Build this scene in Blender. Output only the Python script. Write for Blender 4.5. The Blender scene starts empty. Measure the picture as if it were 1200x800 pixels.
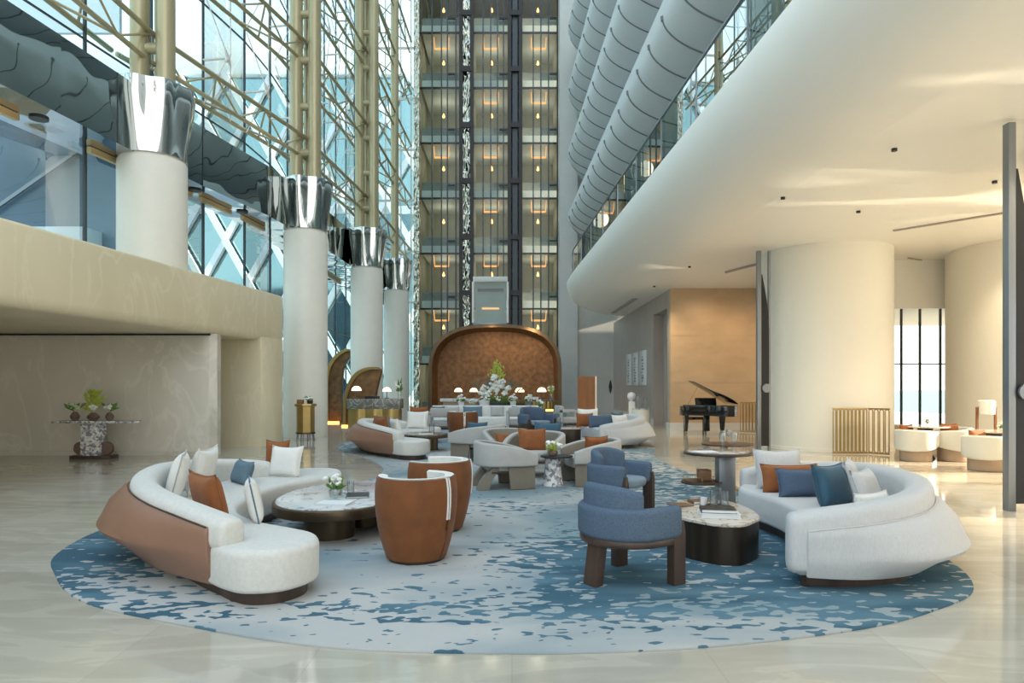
import bpy, bmesh, math, random
from mathutils import Vector, Matrix
random.seed(7)
PI = math.pi
C = bpy.context.scene.collection
H = 1.65                                    # eye height
def at(px, py, Y): return Vector(((px-600)/800*Y, Y, H-(py-450)/800*Y))
def R(a): return math.radians(a)

# ------------------------------------------------------------------ materials
def newmat(name):
    m = bpy.data.materials.new(name); m.use_nodes = True
    nt = m.node_tree; b = nt.nodes['Principled BSDF']
    return m, nt, b
def mat(name, col, rough=.5, metal=0, var=.0, vscale=8, bump=0, bscale=60, spec=.5, stretch=(1,1,1), emit=None, estr=0, sheen=0, coat=0):
    m, nt, b = newmat(name)
    b.inputs['Roughness'].default_value = rough
    b.inputs['Metallic'].default_value = metal
    b.inputs['Specular IOR Level'].default_value = spec
    b.inputs['Base Color'].default_value = (*col, 1)
    if sheen: b.inputs['Sheen Weight'].default_value = sheen
    if coat: b.inputs['Coat Weight'].default_value = coat; b.inputs['Coat Roughness'].default_value = .05
    if emit: b.inputs['Emission Color'].default_value = (*emit, 1); b.inputs['Emission Strength'].default_value = estr
    L = nt.links
    tc = nt.nodes.new('ShaderNodeTexCoord'); mp = nt.nodes.new('ShaderNodeMapping')
    mp.inputs['Scale'].default_value = stretch
    L.new(tc.outputs['Object'], mp.inputs['Vector'])
    n = nt.nodes.new('ShaderNodeTexNoise'); n.inputs['Scale'].default_value = vscale; n.inputs['Detail'].default_value = 4
    L.new(mp.outputs[0], n.inputs['Vector'])
    cr = nt.nodes.new('ShaderNodeValToRGB')
    v = max(var, .004)
    cr.color_ramp.elements[0].color = (*[c*(1-v) for c in col], 1); cr.color_ramp.elements[0].position = .3
    cr.color_ramp.elements[1].color = (*[min(1, c*(1+v)) for c in col], 1); cr.color_ramp.elements[1].position = .7
    L.new(n.outputs['Fac'], cr.inputs[0]); L.new(cr.outputs[0], b.inputs['Base Color'])
    if bump:
        n2 = nt.nodes.new('ShaderNodeTexNoise'); n2.inputs['Scale'].default_value = bscale; n2.inputs['Detail'].default_value = 2
        L.new(mp.outputs[0], n2.inputs['Vector'])
        bp = nt.nodes.new('ShaderNodeBump'); bp.inputs['Strength'].default_value = bump; bp.inputs['Distance'].default_value = .01
        L.new(n2.outputs['Fac'], bp.inputs['Height']); L.new(bp.outputs[0], b.inputs['Normal'])
    return m
def marble(name, base, vein, scale=3, width=.06, rough=.08, strength=1.0, base2=None, stretch=(1,1,1), world=False):
    m, nt, b = newmat(name); L = nt.links; N = nt.nodes.new
    b.inputs['Roughness'].default_value = rough
    tc = N('ShaderNodeTexCoord'); mp = N('ShaderNodeMapping'); mp.inputs['Scale'].default_value = stretch
    L.new(tc.outputs['Object'], mp.inputs[0])
    n1 = N('ShaderNodeTexNoise'); n1.inputs['Scale'].default_value = scale; n1.inputs['Detail'].default_value = 6; n1.inputs['Distortion'].default_value = 1.2
    L.new(mp.outputs[0], n1.inputs['Vector'])
    cr = N('ShaderNodeValToRGB'); e = cr.color_ramp.elements
    e[0].position = .5-width; e[0].color = (0,0,0,1); e[1].position = .5; e[1].color = (1,1,1,1)
    x = e.new(.5+width); x.color = (0,0,0,1)
    L.new(n1.outputs['Fac'], cr.inputs[0])
    n2 = N('ShaderNodeTexNoise'); n2.inputs['Scale'].default_value = scale*.6; n2.inputs['Detail'].default_value = 3
    L.new(mp.outputs[0], n2.inputs['Vector'])
    cb = N('ShaderNodeValToRGB'); base2 = base2 or tuple(c*.85 for c in base)
    cb.color_ramp.elements[0].position = .35; cb.color_ramp.elements[0].color = (*base2, 1)
    cb.color_ramp.elements[1].position = .65; cb.color_ramp.elements[1].color = (*base, 1)
    L.new(n2.outputs['Fac'], cb.inputs[0])
    mu = N('ShaderNodeMath'); mu.operation = 'MULTIPLY'; mu.inputs[1].default_value = strength
    L.new(cr.outputs[0], mu.inputs[0])
    mx = N('ShaderNodeMixRGB'); L.new(mu.outputs[0], mx.inputs[0]); L.new(cb.outputs[0], mx.inputs[1]); mx.inputs[2].default_value = (*vein, 1)
    L.new(mx.outputs[0], b.inputs['Base Color'])
    return m
def glass(name, tint, refl=.12, rough=.0):
    m = bpy.data.materials.new(name); m.use_nodes = True; nt = m.node_tree; L = nt.links
    nt.nodes.remove(nt.nodes['Principled BSDF']); out = nt.nodes['Material Output']
    t = nt.nodes.new('ShaderNodeBsdfTransparent'); t.inputs[0].default_value = (*tint, 1)
    g = nt.nodes.new('ShaderNodeBsdfGlossy'); g.inputs['Roughness'].default_value = rough
    lw = nt.nodes.new('ShaderNodeLayerWeight'); lw.inputs[0].default_value = .25
    mr = nt.nodes.new('ShaderNodeMapRange'); mr.inputs['To Min'].default_value = refl*.5; mr.inputs['To Max'].default_value = min(1, refl*4)
    L.new(lw.outputs['Fresnel'], mr.inputs[0])
    mx = nt.nodes.new('ShaderNodeMixShader'); L.new(mr.outputs[0], mx.inputs[0]); L.new(t.outputs[0], mx.inputs[1]); L.new(g.outputs[0], mx.inputs[2])
    L.new(mx.outputs[0], out.inputs[0])
    return m
def terrazzo(name):
    m, nt, b = newmat(name); L = nt.links; N = nt.nodes.new
    b.inputs['Roughness'].default_value = .25
    tc = N('ShaderNodeTexCoord'); v = N('ShaderNodeTexVoronoi'); v.inputs['Scale'].default_value = 22
    L.new(tc.outputs['Object'], v.inputs['Vector'])
    s = N('ShaderNodeSeparateColor'); L.new(v.outputs['Color'], s.inputs[0])
    cr = N('ShaderNodeValToRGB'); cr.color_ramp.interpolation = 'CONSTANT'; e = cr.color_ramp.elements
    e[0].position = 0; e[0].color = (.22,.22,.25,1); e[1].position = .3; e[1].color = (.6,.58,.56,1)
    x = e.new(.55); x.color = (.38,.38,.41,1); x = e.new(.8); x.color = (.75,.73,.7,1)
    L.new(s.outputs[0], cr.inputs[0]); L.new(cr.outputs[0], b.inputs['Base Color'])
    return m
def mirror(name, col, rough=.04, wave=.0, wscale=1.5, stretch=(1,1,1)):
    m, nt, b = newmat(name); L = nt.links; N = nt.nodes.new
    b.inputs['Metallic'].default_value = 1; b.inputs['Roughness'].default_value = rough
    b.inputs['Base Color'].default_value = (*col, 1)
    tc = N('ShaderNodeTexCoord'); mp = N('ShaderNodeMapping'); mp.inputs['Scale'].default_value = stretch
    L.new(tc.outputs['Object'], mp.inputs[0])
    n = N('ShaderNodeTexNoise'); n.inputs['Scale'].default_value = wscale; n.inputs['Detail'].default_value = 1
    L.new(mp.outputs[0], n.inputs['Vector'])
    bp = N('ShaderNodeBump'); bp.inputs['Strength'].default_value = wave; bp.inputs['Distance'].default_value = .3
    L.new(n.outputs['Fac'], bp.inputs['Height']); L.new(bp.outputs[0], b.inputs['Normal'])
    return m

# floor: cream polished marble in large rectangular slabs
def floor_mat():
    m, nt, b = newmat('cream_marble_floor'); L = nt.links; N = nt.nodes.new
    b.inputs['Roughness'].default_value = .07; b.inputs['Specular IOR Level'].default_value = .8
    tc = N('ShaderNodeTexCoord'); mp = N('ShaderNodeMapping'); mp.inputs['Rotation'].default_value = (0,0,.5); mp.inputs['Scale'].default_value = (.5,2.2,1)
    L.new(tc.outputs['Object'], mp.inputs[0])
    br = N('ShaderNodeTexBrick'); br.inputs['Scale'].default_value = 1; br.inputs['Mortar Size'].default_value = .0025
    br.inputs['Brick Width'].default_value = 1.2; br.inputs['Row Height'].default_value = 1.2; br.inputs['Color1'].default_value = (.47,.435,.36,1); br.inputs['Color2'].default_value = (.55,.515,.43,1); br.inputs['Mortar'].default_value = (.42,.38,.31,1)
    L.new(tc.outputs['Object'], br.inputs['Vector'])
    n = N('ShaderNodeTexNoise'); n.inputs['Scale'].default_value = 1.3; n.inputs['Detail'].default_value = 7; n.inputs['Distortion'].default_value = 1.5
    L.new(mp.outputs[0], n.inputs['Vector'])
    cr = N('ShaderNodeValToRGB'); e = cr.color_ramp.elements
    e[0].position = .35; e[0].color = (.90,.89,.87,1); e[1].position = .65; e[1].color = (1.03,1.02,1,1)
    x = e.new(.5); x.color = (.97,.96,.94,1)
    x = e.new(.515); x.color = (1.06,1.04,1.02,1)
    L.new(n.outputs['Fac'], cr.inputs[0])
    mx = N('ShaderNodeMixRGB'); mx.blend_type = 'MULTIPLY'; mx.inputs[0].default_value = 1
    L.new(br.outputs[0], mx.inputs[1]); L.new(cr.outputs[0], mx.inputs[2]); L.new(mx.outputs[0], b.inputs['Base Color'])
    return m
# rug: woven blobs, dark slate patches on pale ground and pale specks on slate ground
def rug_mat():
    m, nt, b = newmat('speckled_rug_wool'); L = nt.links; N = nt.nodes.new
    b.inputs['Roughness'].default_value = .95; b.inputs['Specular IOR Level'].default_value = .1
    tc = N('ShaderNodeTexCoord')
    def noise(scale, det, st, dist=0, off=(0,0,0)):
        mp = N('ShaderNodeMapping'); mp.inputs['Scale'].default_value = st; mp.inputs['Location'].default_value = off
        L.new(tc.outputs['Object'], mp.inputs[0])
        n = N('ShaderNodeTexNoise'); n.inputs['Scale'].default_value = scale; n.inputs['Detail'].default_value = det; n.inputs['Distortion'].default_value = dist
        L.new(mp.outputs[0], n.inputs['Vector']); return n.outputs['Fac']
    def math_(op, a, c, clamp=False):
        q = N('ShaderNodeMath'); q.operation = op; q.use_clamp = clamp
        for i, s in enumerate((a, c)):
            if isinstance(s, (int, float)): q.inputs[i].default_value = s
            else: L.new(s, q.inputs[i])
        return q.outputs[0]
    def blob(x, y, r, amp, sx=1, sy=1):      # soft patch of slate ground woven at a place of the rug
        mp = N('ShaderNodeMapping'); mp.inputs['Location'].default_value = (-x*sx/r, -y*sy/r, 0); mp.inputs['Scale'].default_value = (sx/r, sy/r, 0)
        L.new(tc.outputs['Object'], mp.inputs[0])
        g = N('ShaderNodeTexGradient'); g.gradient_type = 'SPHERICAL'; L.new(mp.outputs[0], g.inputs[0])
        return math_('MULTIPLY', g.outputs['Fac'], amp)
    tot = math_('MULTIPLY', noise(.55, 2, (1,1,1), 0, (3,1,0)), .42)
    for a in ((-4.3,6.3,2.0,.62,1,1), (2.5,5.7,2.3,.48,.8,1), (1.0,5.4,1.1,.3,1,1), (.75,6.6,1.3,.4,1,.8), (3.3,7.8,2.4,.36,1,.6), (-1.0,5.0,.9,.30,.8,1.8),
              (-3.9,8.6,2.2,.5,1,1), (2.6,11.5,2.4,.42,1,.6), (3.2,16.5,2.4,.3,1,.7), (-.2,9.2,1.0,.25,1,1), (.3,5.0,1.0,.25,1,1.6), (-4,18,3,.4,1,1), (-2.6,4.9,.9,.3,.7,1)):
        tot = math_('ADD', tot, blob(*a))
    fine = noise(4.3, 2.0, (1.0,1.9,1), .4)
    spk = noise(8.5, .6, (1,1.8,1), .2, (5,5,0))
    f = math_('ADD', math_('MULTIPLY', fine, .6), math_('MULTIPLY', spk, .4))
    # threshold: f < level -> slate
    lev = math_('ADD', math_('MULTIPLY', tot, .44), .275)
    d = math_('SUBTRACT', lev, f)
    mr = N('ShaderNodeMapRange'); mr.inputs['From Min'].default_value = -.004; mr.inputs['From Max'].default_value = .004
    L.new(d, mr.inputs[0])
    big = noise(.45, 3, (1,1.6,1), .5, (9,2,0))
    light = N('ShaderNodeValToRGB'); e = light.color_ramp.elements
    e[0].position = .38; e[0].color = (.22,.285,.305,1); e[1].position = .58; e[1].color = (.44,.435,.415,1)
    L.new(big, light.inputs[0])
    dark = N('ShaderNodeValToRGB'); e = dark.color_ramp.elements
    e[0].position = .4; e[0].color = (.055,.115,.155,1); e[1].position = .62; e[1].color = (.10,.185,.235,1)
    L.new(noise(1.1, 3, (.6,2.2,1), 0, (1,7,0)), dark.inputs[0])
    mx = N('ShaderNodeMixRGB'); L.new(mr.outputs[0], mx.inputs[0]); L.new(light.outputs[0], mx.inputs[1]); L.new(dark.outputs[0], mx.inputs[2])
    L.new(mx.outputs[0], b.inputs['Base Color'])
    bp = N('ShaderNodeBump'); bp.inputs['Strength'].default_value = .3; bp.inputs['Distance'].default_value = .01
    L.new(noise(90, 1, (1,1,1)), bp.inputs['Height']); L.new(bp.outputs[0], b.inputs['Normal'])
    return m

M = dict(
 floor=floor_mat(), rug=rug_mat(),
 stone=marble('limestone_cladding', (.76,.67,.47), (.82,.74,.55), 1.1, .03, .3, .5, (.69,.60,.41), (1,1,.5)),
 stone_polished=marble('polished_grey_limestone', (.62,.57,.48), (.70,.65,.55), 1.0, .04, .1, .5, (.54,.50,.42), (1,1,.6)),
 colwhite=mat('pale_column_plaster', (.74,.705,.62), .45, var=.02, vscale=3),
 ceil=mat('warm_white_ceiling_plaster', (.86,.845,.79), .38, var=.004),
 pale=mat('pale_grey_wall_panel', (.50,.51,.49), .5, var=.03, vscale=1.5),
 taupe=mat('taupe_stone_wall', (.40,.345,.31), .4, var=.06, vscale=2, stretch=(1,1,.4)),
 tan=mat('tan_stone_wall', (.58,.41,.25), .35, var=.07, vscale=1.6, stretch=(1,1,2)),
 skirt=mat('white_skirting_marble', (.72,.70,.66), .2),
 column=mat('cream_plaster_column', (.84,.81,.72), .45, var=.005),
 lilac=mat('warm_wall_plaster', (.80,.68,.54), .45, var=.02),
 steel=mat('blue_grey_steel', (.26,.28,.31), .35, .7),
 dark=mat('near_black_metal', (.02,.02,.022), .4, .3),
 mull=mat('dark_window_mullion', (.05,.065,.075), .4, .4),
 beige_metal=mat('champagne_painted_steel', (.44,.38,.23), .3, .35, var=.05, vscale=1),
 mirror=mirror('polished_steel_capital', (.62,.62,.60), .03, .06, 2.2, (1,1,.35)),
 fascia=mirror('mirror_fascia_steel', (.36,.40,.39), .02, .05, .8, (1,1,1.5)),
 soffit=mirror('mirror_soffit_steel', (.50,.53,.60), .03, .15, .9),
 crumple=mirror('crumpled_mirror_strip', (.50,.50,.42), .05, 1.0, 3.0, (1.5,1,.7)),
 glass=glass('blue_green_glass', (.62,.83,.88), .12),
 glass_dk=glass('dark_lift_glass', (.74,.82,.81), .05),
 glass_rail=glass('green_railing_glass', (.62,.80,.76), .22),
 clear=glass('clear_tumbler_glass', (.93,.95,.95), .18),
 winglass=glass('clear_window_glass', (.92,.97,.97), .08),
 fabric=mat('cream_boucle_fabric', (.64,.62,.57), .95, var=.05, vscale=30, bump=.35, bscale=180, spec=.2, stretch=(1,1,1), sheen=.2),
 fabric_r=mat('pale_grey_fabric', (.56,.55,.54), .95, var=.06, vscale=40, bump=.4, bscale=120, spec=.2, stretch=(3,3,.4), sheen=.2),
 white_fab=mat('white_linen', (.78,.76,.71), .95, var=.03, bump=.4, bscale=200, spec=.2),
 leather=mat('cognac_leather', (.27,.145,.095), .42, var=.05, vscale=4, bump=.08, bscale=90),
 orange=mat('burnt_orange_suede', (.17,.053,.009), .75, var=.2, vscale=5, bump=.2, bscale=120, sheen=.08),
 rust=mat('rust_velvet', (.25,.078,.016), .75, var=.15, vscale=8, sheen=.12),
 slate=mat('slate_blue_fabric', (.12,.19,.235), .9, var=.08, vscale=30, bump=.3, bscale=200),
 denim=mat('denim_blue_weave', (.075,.115,.18), .9, var=.2, vscale=120, bump=.4, bscale=250),
 teal=mat('deep_teal_velvet', (.016,.075,.12), .6, var=.25, vscale=6, sheen=.15),
 bluefab=mat('tweed_blue_fabric', (.10,.14,.195), .95, var=.3, vscale=140, bump=.5, bscale=200, spec=.15),
 bluelight=mat('light_blue_seat_fabric', (.22,.28,.34), .9, var=.1, vscale=80, bump=.3, bscale=200),
 walnut=mat('dark_walnut', (.055,.032,.022), .35, var=.35, vscale=6, stretch=(1,1,.15)),
 bronze=mat('brushed_dark_bronze', (.10,.070,.042), .35, .8, var=.15, vscale=3, stretch=(3,3,.3)),
 brass=mat('satin_brass', (.42,.29,.11), .28, .9, var=.08, vscale=3),
 brownmetal=mat('blackened_bronze_drum', (.045,.033,.022), .35, .6, var=.3, vscale=5, stretch=(3,3,.3)),
 tmarble=marble('white_veined_marble', (.72,.71,.69), (.12,.12,.14), 2.6, .03, .08, .75),
 tmarble2=marble('cream_veined_marble', (.70,.62,.52), (.22,.12,.09), 3.5, .03, .1, .7),
 dmarble=marble('dark_striped_marble', (.16,.15,.13), (.45,.41,.36), 3, .05, .15, .8),
 taupefab=mat('taupe_leather', (.215,.19,.15), .6, var=.04, vscale=5),
 greyfab=mat('light_grey_fabric', (.44,.43,.41), .95, var=.04, bump=.3, bscale=150),
 patina=mat('bronze_patina_lining', (.17,.085,.03), .5, .25, var=.4, vscale=4.5, bump=.2, bscale=20),
 terr=terrazzo('grey_terrazzo'),
 black=mat('piano_black_lacquer', (.006,.006,.007), .08, coat=.5),
 bookb=mat('black_book_cover', (.015,.015,.017), .4),
 paper=mat('white_paper', (.75,.75,.74), .7),
 woodlt=mat('brown_wood_box', (.20,.10,.05), .5, var=.2, stretch=(1,1,4)),
 leaf=mat('green_leaf', (.10,.20,.03), .5, var=.4, vscale=20),
 leaflt=mat('yellow_green_leaf', (.35,.42,.05), .5, var=.3, vscale=20),
 leafbl=mat('grey_green_leaf', (.09,.14,.11), .6, var=.3, vscale=20),
 petal=mat('white_petals', (.80,.80,.74), .8, var=.08, vscale=40, bump=.4, bscale=60),
 petalg=mat('pale_green_petals', (.60,.66,.45), .8, var=.1, vscale=40),
 clay=mat('brown_ceramic', (.16,.10,.075), .6, var=.3, vscale=30),
 pot=mat('white_ceramic', (.72,.72,.74), .25),
 shade=mat('lit_lamp_shade', (.8,.7,.55), .6, emit=(1,.72,.42), estr=2.2),
 glow=mat('amber_light_strip', (.9,.5,.2), .6, emit=(1,.36,.06), estr=6),
 glowsoft=mat('amber_cove_light', (.9,.5,.2), .6, emit=(1,.40,.12), estr=1.3),
 lampspot=mat('small_warm_lamp', (.9,.6,.3), .6, emit=(1,.5,.15), estr=4),
 striplit=mat('pale_gold_trim', (.52,.38,.19), .35, .3),
 lobby=mat('olive_lobby_wall', (.46,.45,.36), .7, var=.12, vscale=1.2),
 lobbylt=mat('lobby_grey_slab_edge', (.75,.76,.70), .55, var=.05),
 lobbydk=mat('lobby_dark_grey_panel', (.27,.29,.26), .6, var=.1),  # darker grey of the slab upstands and some lobby doors
 barrel=mat('cool_grey_balcony_plaster', (.60,.63,.64), .55, var=.01),
 rib=mat('dark_grey_rib', (.13,.15,.16), .5),
 wood=mat('dark_oak_panelling', (.16,.08,.035), .4, var=.15, vscale=4, stretch=(1,1,.2)),
 ext_teal=mirror('teal_curtain_glass', (.30,.44,.46), .08, .1, .3),
 ext_white=mat('white_diagrid_steel', (.85,.86,.88), .5),
 ext_slate=mat('slate_blue_facade_panel', (.11,.16,.21), .3, var=.2, vscale=.3),
 plaza=mat('pale_plaza_paving', (.55,.55,.52), .8),
 sea=mat('green_sea_water', (.10,.26,.25), .3),
 brasswhite=mat('cream_two_tone_fabric', (.62,.62,.56), .9, bump=.2, bscale=150),
 tanskirt=mat('tan_fabric_skirt', (.42,.31,.22), .9),
 art=mat('art_panel_ink', (.10,.11,.13), .5),
)

# ------------------------------------------------------------------ mesh helpers
def obj(name, bm, m, parent=None, smooth=35, kind=None, label=None):
    bmesh.ops.recalc_face_normals(bm, faces=bm.faces)
    me = bpy.data.meshes.new(name); bm.to_mesh(me); bm.free()
    for p in me.polygons: p.use_smooth = bool(smooth)
    if smooth: me.set_sharp_from_angle(angle=R(smooth))
    me.materials.append(M[m] if isinstance(m, str) else m)
    o = bpy.data.objects.new(name, me); C.objects.link(o)
    if parent is not None: o.parent = parent
    if kind: o['kind'] = kind
    if label: o['label'] = label
    return o
def struct(name, bm, m, parent=None, **k):
    o = obj(name, bm, m, parent, **k)
    if parent is None: o['kind'] = 'structure'
    return o
def tag(o, label, cat, group=None, kind=None):
    o['label'] = label; o['category'] = cat
    if group: o['group'] = group
    if kind: o['kind'] = kind
    return o
def thing(name, label, cat, loc=(0,0,0), rz=0, group=None):
    o = bpy.data.objects.new(name, None); C.objects.link(o)
    o.location = loc; o.rotation_euler = (0,0,rz); o.empty_display_size = .2
    return tag(o, label, cat, group)
def copy_tree(o, label, loc, rz, group=None, scale=None):
    r = o.copy(); C.objects.link(r); r.location = loc; r.rotation_euler = (0,0,rz); r['label'] = label
    if group: r['group'] = group
    if scale: r.scale = scale
    for ch in list(o.children):
        c = ch.copy(); C.objects.link(c); c.parent = r
        for g in list(ch.children):
            d = g.copy(); C.objects.link(d); d.parent = c
    return r
def B(): return bmesh.new()
def box(bm, x0, x1, y0, y1, z0, z1, bev=0, mtx=None, seg=2):
    vs = [bm.verts.new((x, y, z)) for z in (z0, z1) for (x, y) in ((x0,y0),(x1,y0),(x1,y1),(x0,y1))]
    fs = [bm.faces.new([vs[i] for i in q]) for q in ((0,3,2,1),(4,5,6,7),(0,1,5,4),(1,2,6,5),(2,3,7,6),(3,0,4,7))]
    if bev:
        es = list({e for f in fs for e in f.edges})
        r = bmesh.ops.bevel(bm, geom=es, offset=bev, segments=seg, profile=.5, affect='EDGES')
        vs = list({v for f in r['faces'] for v in f.verts} | {v for v in vs if v.is_valid})
    if mtx: bmesh.ops.transform(bm, matrix=mtx, verts=vs)
    return bm
def bxo(x0, x1, y0, y1, z0, z1, bev=0, mtx=None): return box(B(), x0, x1, y0, y1, z0, z1, bev, mtx)
def loft(bm, secs, cap=True, closed=True, ring=False):
    rows = [[bm.verts.new(p) for p in s] for s in secs]
    n = len(rows[0])
    pairs = list(zip(rows, rows[1:])) + ([(rows[-1], rows[0])] if ring else [])
    for a, b in pairs:
        for i in range(n if closed else n-1):
            j = (i+1) % n
            try: bm.faces.new((a[i], a[j], b[j], b[i]))
            except ValueError: pass
    if cap and closed and not ring:
        bm.faces.new(rows[0]); bm.faces.new(rows[-1])
    return bm
def lathe(bm, prof, cx=0, cy=0, z0=0, n=20, sx=1, sy=1):
    secs = [[(cx+max(r,.0005)*sx*math.cos(2*PI*i/n), cy+max(r,.0005)*sy*math.sin(2*PI*i/n), z0+z) for i in range(n)] for r, z in prof]
    return loft(bm, secs)
def tube(bm, pts, r, n=8):
    pts = [Vector(p) for p in pts]; secs = []
    for i, p in enumerate(pts):
        d = (pts[min(i+1, len(pts)-1)] - pts[max(i-1, 0)]).normalized()
        up = Vector((0,0,1)) if abs(d.z) < .95 else Vector((1,0,0))
        a = d.cross(up).normalized(); b = d.cross(a)
        rr = r[i] if isinstance(r, (list, tuple)) else r
        secs.append([p + a*rr*math.cos(2*PI*k/n) + b*rr*math.sin(2*PI*k/n) for k in range(n)])
    return loft(bm, secs)
def bar(bm, p, q, w, h):
    p, q = Vector(p), Vector(q); d = (q-p).normalized()
    up = Vector((0,0,1)) if abs(d.z) < .95 else Vector((0,1,0))
    a = d.cross(up).normalized(); b = a.cross(d)
    return loft(bm, [[c + a*sx*w/2 + b*sz*h/2 for sx, sz in ((-1,-1),(1,-1),(1,1),(-1,1))] for c in (p, q)])
def cat(pts, n=8, closed=False):
    P = [Vector((*p, 0)) if len(p) == 2 else Vector(p) for p in pts]; out = []; L = len(P)
    rng = range(L if closed else L-1)
    for i in rng:
        g = (lambda k: P[k % L]) if closed else (lambda k: P[min(max(k,0), L-1)])
        a, b, c, d = g(i-1), g(i), g(i+1), g(i+2)
        for k in range(n):
            t = k/n
            out.append(.5*((2*b)+(c-a)*t+(2*a-5*b+4*c-d)*t*t+(3*b-a-3*c+d)*t*t*t))
    if not closed: out.append(P[-1])
    return out
def resample(pts, n):
    L = [0]
    for a, b in zip(pts, pts[1:]): L.append(L[-1]+(b-a).length)
    out = []; j = 0
    for i in range(n):
        s = L[-1]*i/(n-1)
        while j < len(pts)-2 and L[j+1] < s: j += 1
        seg = max(L[j+1]-L[j], 1e-9); out.append(pts[j].lerp(pts[j+1], min(1, (s-L[j])/seg)))
    return out
def normals(path, side, closed=False):
    out = []; n = len(path)
    for i in range(n):
        a, b = (path[(i-1) % n], path[(i+1) % n]) if closed else (path[max(i-1,0)], path[min(i+1,n-1)])
        d = (b-a); d.z = 0; d.normalize(); out.append((Vector((d.y, -d.x, 0)))*side)
    return out
def rrect(n0, n1, z0, z1, r, k=4):
    r = min(r, (n1-n0)/2-.001, (z1-z0)/2-.001); out = []
    for cx, cz, a0 in ((n1-r, z0+r, -90), (n1-r, z1-r, 0), (n0+r, z1-r, 90), (n0+r, z0+r, 180)):
        for i in range(k+1):
            a = R(a0+90*i/k); out.append((cx+r*math.cos(a), cz+r*math.sin(a)))
    return out
def band(bm, path, side, secf, rend=.05, steps=4):
    """sweep a section (offset outwards, height) along a plan path, with rounded ends"""
    N_ = normals(path, side); n = len(path); secs = []
    def put(i, sec, off=0, ins=0):
        d = (path[min(i+1,n-1)]-path[max(i-1,0)]).normalized()
        if ins:
            cx = sum(p[0] for p in sec)/len(sec); cz = sum(p[1] for p in sec)/len(sec)
            w = max(p[0] for p in sec)-cx+1e-6; h = max(p[1] for p in sec)-cz+1e-6
            sec = [(cx+(p[0]-cx)*max(.05,1-ins/w), cz+(p[1]-cz)*max(.05,1-ins/h)) for p in sec]
        secs.append([path[i]+N_[i]*a+d*off+Vector((0,0,z)) for a, z in sec])
    if rend:
        for k in range(steps): a = PI/2*k/steps; put(0, secf(0), -rend*math.cos(a), rend*(1-math.sin(a)))
    for i in range(n): put(i, secf(i/(n-1)))
    if rend:
        for k in range(steps-1, -1, -1): a = PI/2*k/steps; put(n-1, secf(1), rend*math.cos(a), rend*(1-math.sin(a)))
    return loft(bm, secs)
def area2(o):
    return sum(a.x*b.y-b.x*a.y for a, b in zip(o, o[1:]+o[:1]))/2
def slab(bm, outline, z0, z1, r=.0, k=3, rbot=None):
    """plan outline extruded, edges rounded by radius r (top) and rbot (bottom)"""
    o = [Vector((p[0], p[1], 0)) for p in outline]
    if area2(o) < 0: o.reverse()
    N_ = normals(o, 1, True); rb = r if rbot is None else rbot
    prof = []
    if rb: prof += [(rb*(1-math.sin(PI/2*i/k)), z0+rb*(1-math.cos(PI/2*i/k))) for i in range(k)]
    prof += [(0, z0+rb)]
    prof += [(0, z1-r)]
    if r: prof += [(r*(1-math.cos(PI/2*i/k)), z1-r*(1-math.sin(PI/2*i/k))) for i in range(1, k+1)]
    secs = [[p-N_[i]*ins+Vector((0,0,z)) for i, p in enumerate(o)] for ins, z in prof]
    return loft(bm, secs)
def circ(cx, cy, rx, ry=None, n=32, p=2):
    ry = ry or rx; out = []
    for i in range(n):
        a = 2*PI*i/n; c, s = math.cos(a), math.sin(a)
        out.append((cx+rx*math.copysign(abs(c)**(2/p), c), cy+ry*math.copysign(abs(s)**(2/p), s)))
    return out
def blob_ball(bm, c, r, n=1, sz=1):
    bmesh.ops.create_icosphere(bm, subdivisions=n, radius=r, matrix=Matrix.Translation(c) @ Matrix.Diagonal((1,1,sz,1)))
    return bm
def leaf_bm(bm, base, tip, w):
    base, tip = Vector(base), Vector(tip); d = tip-base; s = d.cross(Vector((0,1,.3))).normalized()*w
    m = base+d*.5+Vector((0,-.1*d.length,.12*d.length))
    v = [bm.verts.new(p) for p in (base, m+s, tip, m-s, m+Vector((0,-.003,.004)))]
    for q in ((0,1,4),(1,2,4),(2,3,4),(3,0,4)): bm.faces.new([v[i] for i in q])
# ================================================================== SETTING
CEIL = 5.1
struct('floor', bxo(-14, 24, -8, 41, -.3, 0), 'floor', smooth=0)
# polished stone volume at the left: deep parapet band over a recess
face = [(-8.75,-6), (-8.5,3), (-7.57,10.1), (-7.0,14.7), (-6.56,18.3), (-6.47,19.15), (-6.52,19.42), (-6.75,19.6), (-12,19.7), (-13.5,12), (-13.5,-6)]
struct('wall_left', slab(B(), face, 2.82, 4.13, .06, 3, .18), 'stone', label='cream limestone parapet band')
struct('wall_left_pier', slab(B(), [(-6.62,18.0), (-6.56,18.1), (-6.47,19.1), (-6.52,19.42), (-6.75,19.6), (-12,19.7), (-12,18.0)], 0, 2.9), 'stone')
struct('wall_left_recess', slab(B(), [(-14,15.85), (-7.25,15.85), (-7.05,15.9), (-6.93,16.05), (-6.93,16.25), (-7.05,16.4), (-14,16.5)], 0, 2.85), 'stone_polished')
struct('baseboard_left', bxo(-13.4, -7.15, 15.79, 15.85, 0, .1), 'stone_polished')
struct('wall_left_end', bxo(-13.9, -13.6, -6, 19.8, 0, 4.1), 'stone')
struct('trim_1', bxo(-13.4, -7.0, 15.80, 15.86, 2.78, 2.83), 'dark')  # near-black strip paints the shadow line where the wall meets the soffit

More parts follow.
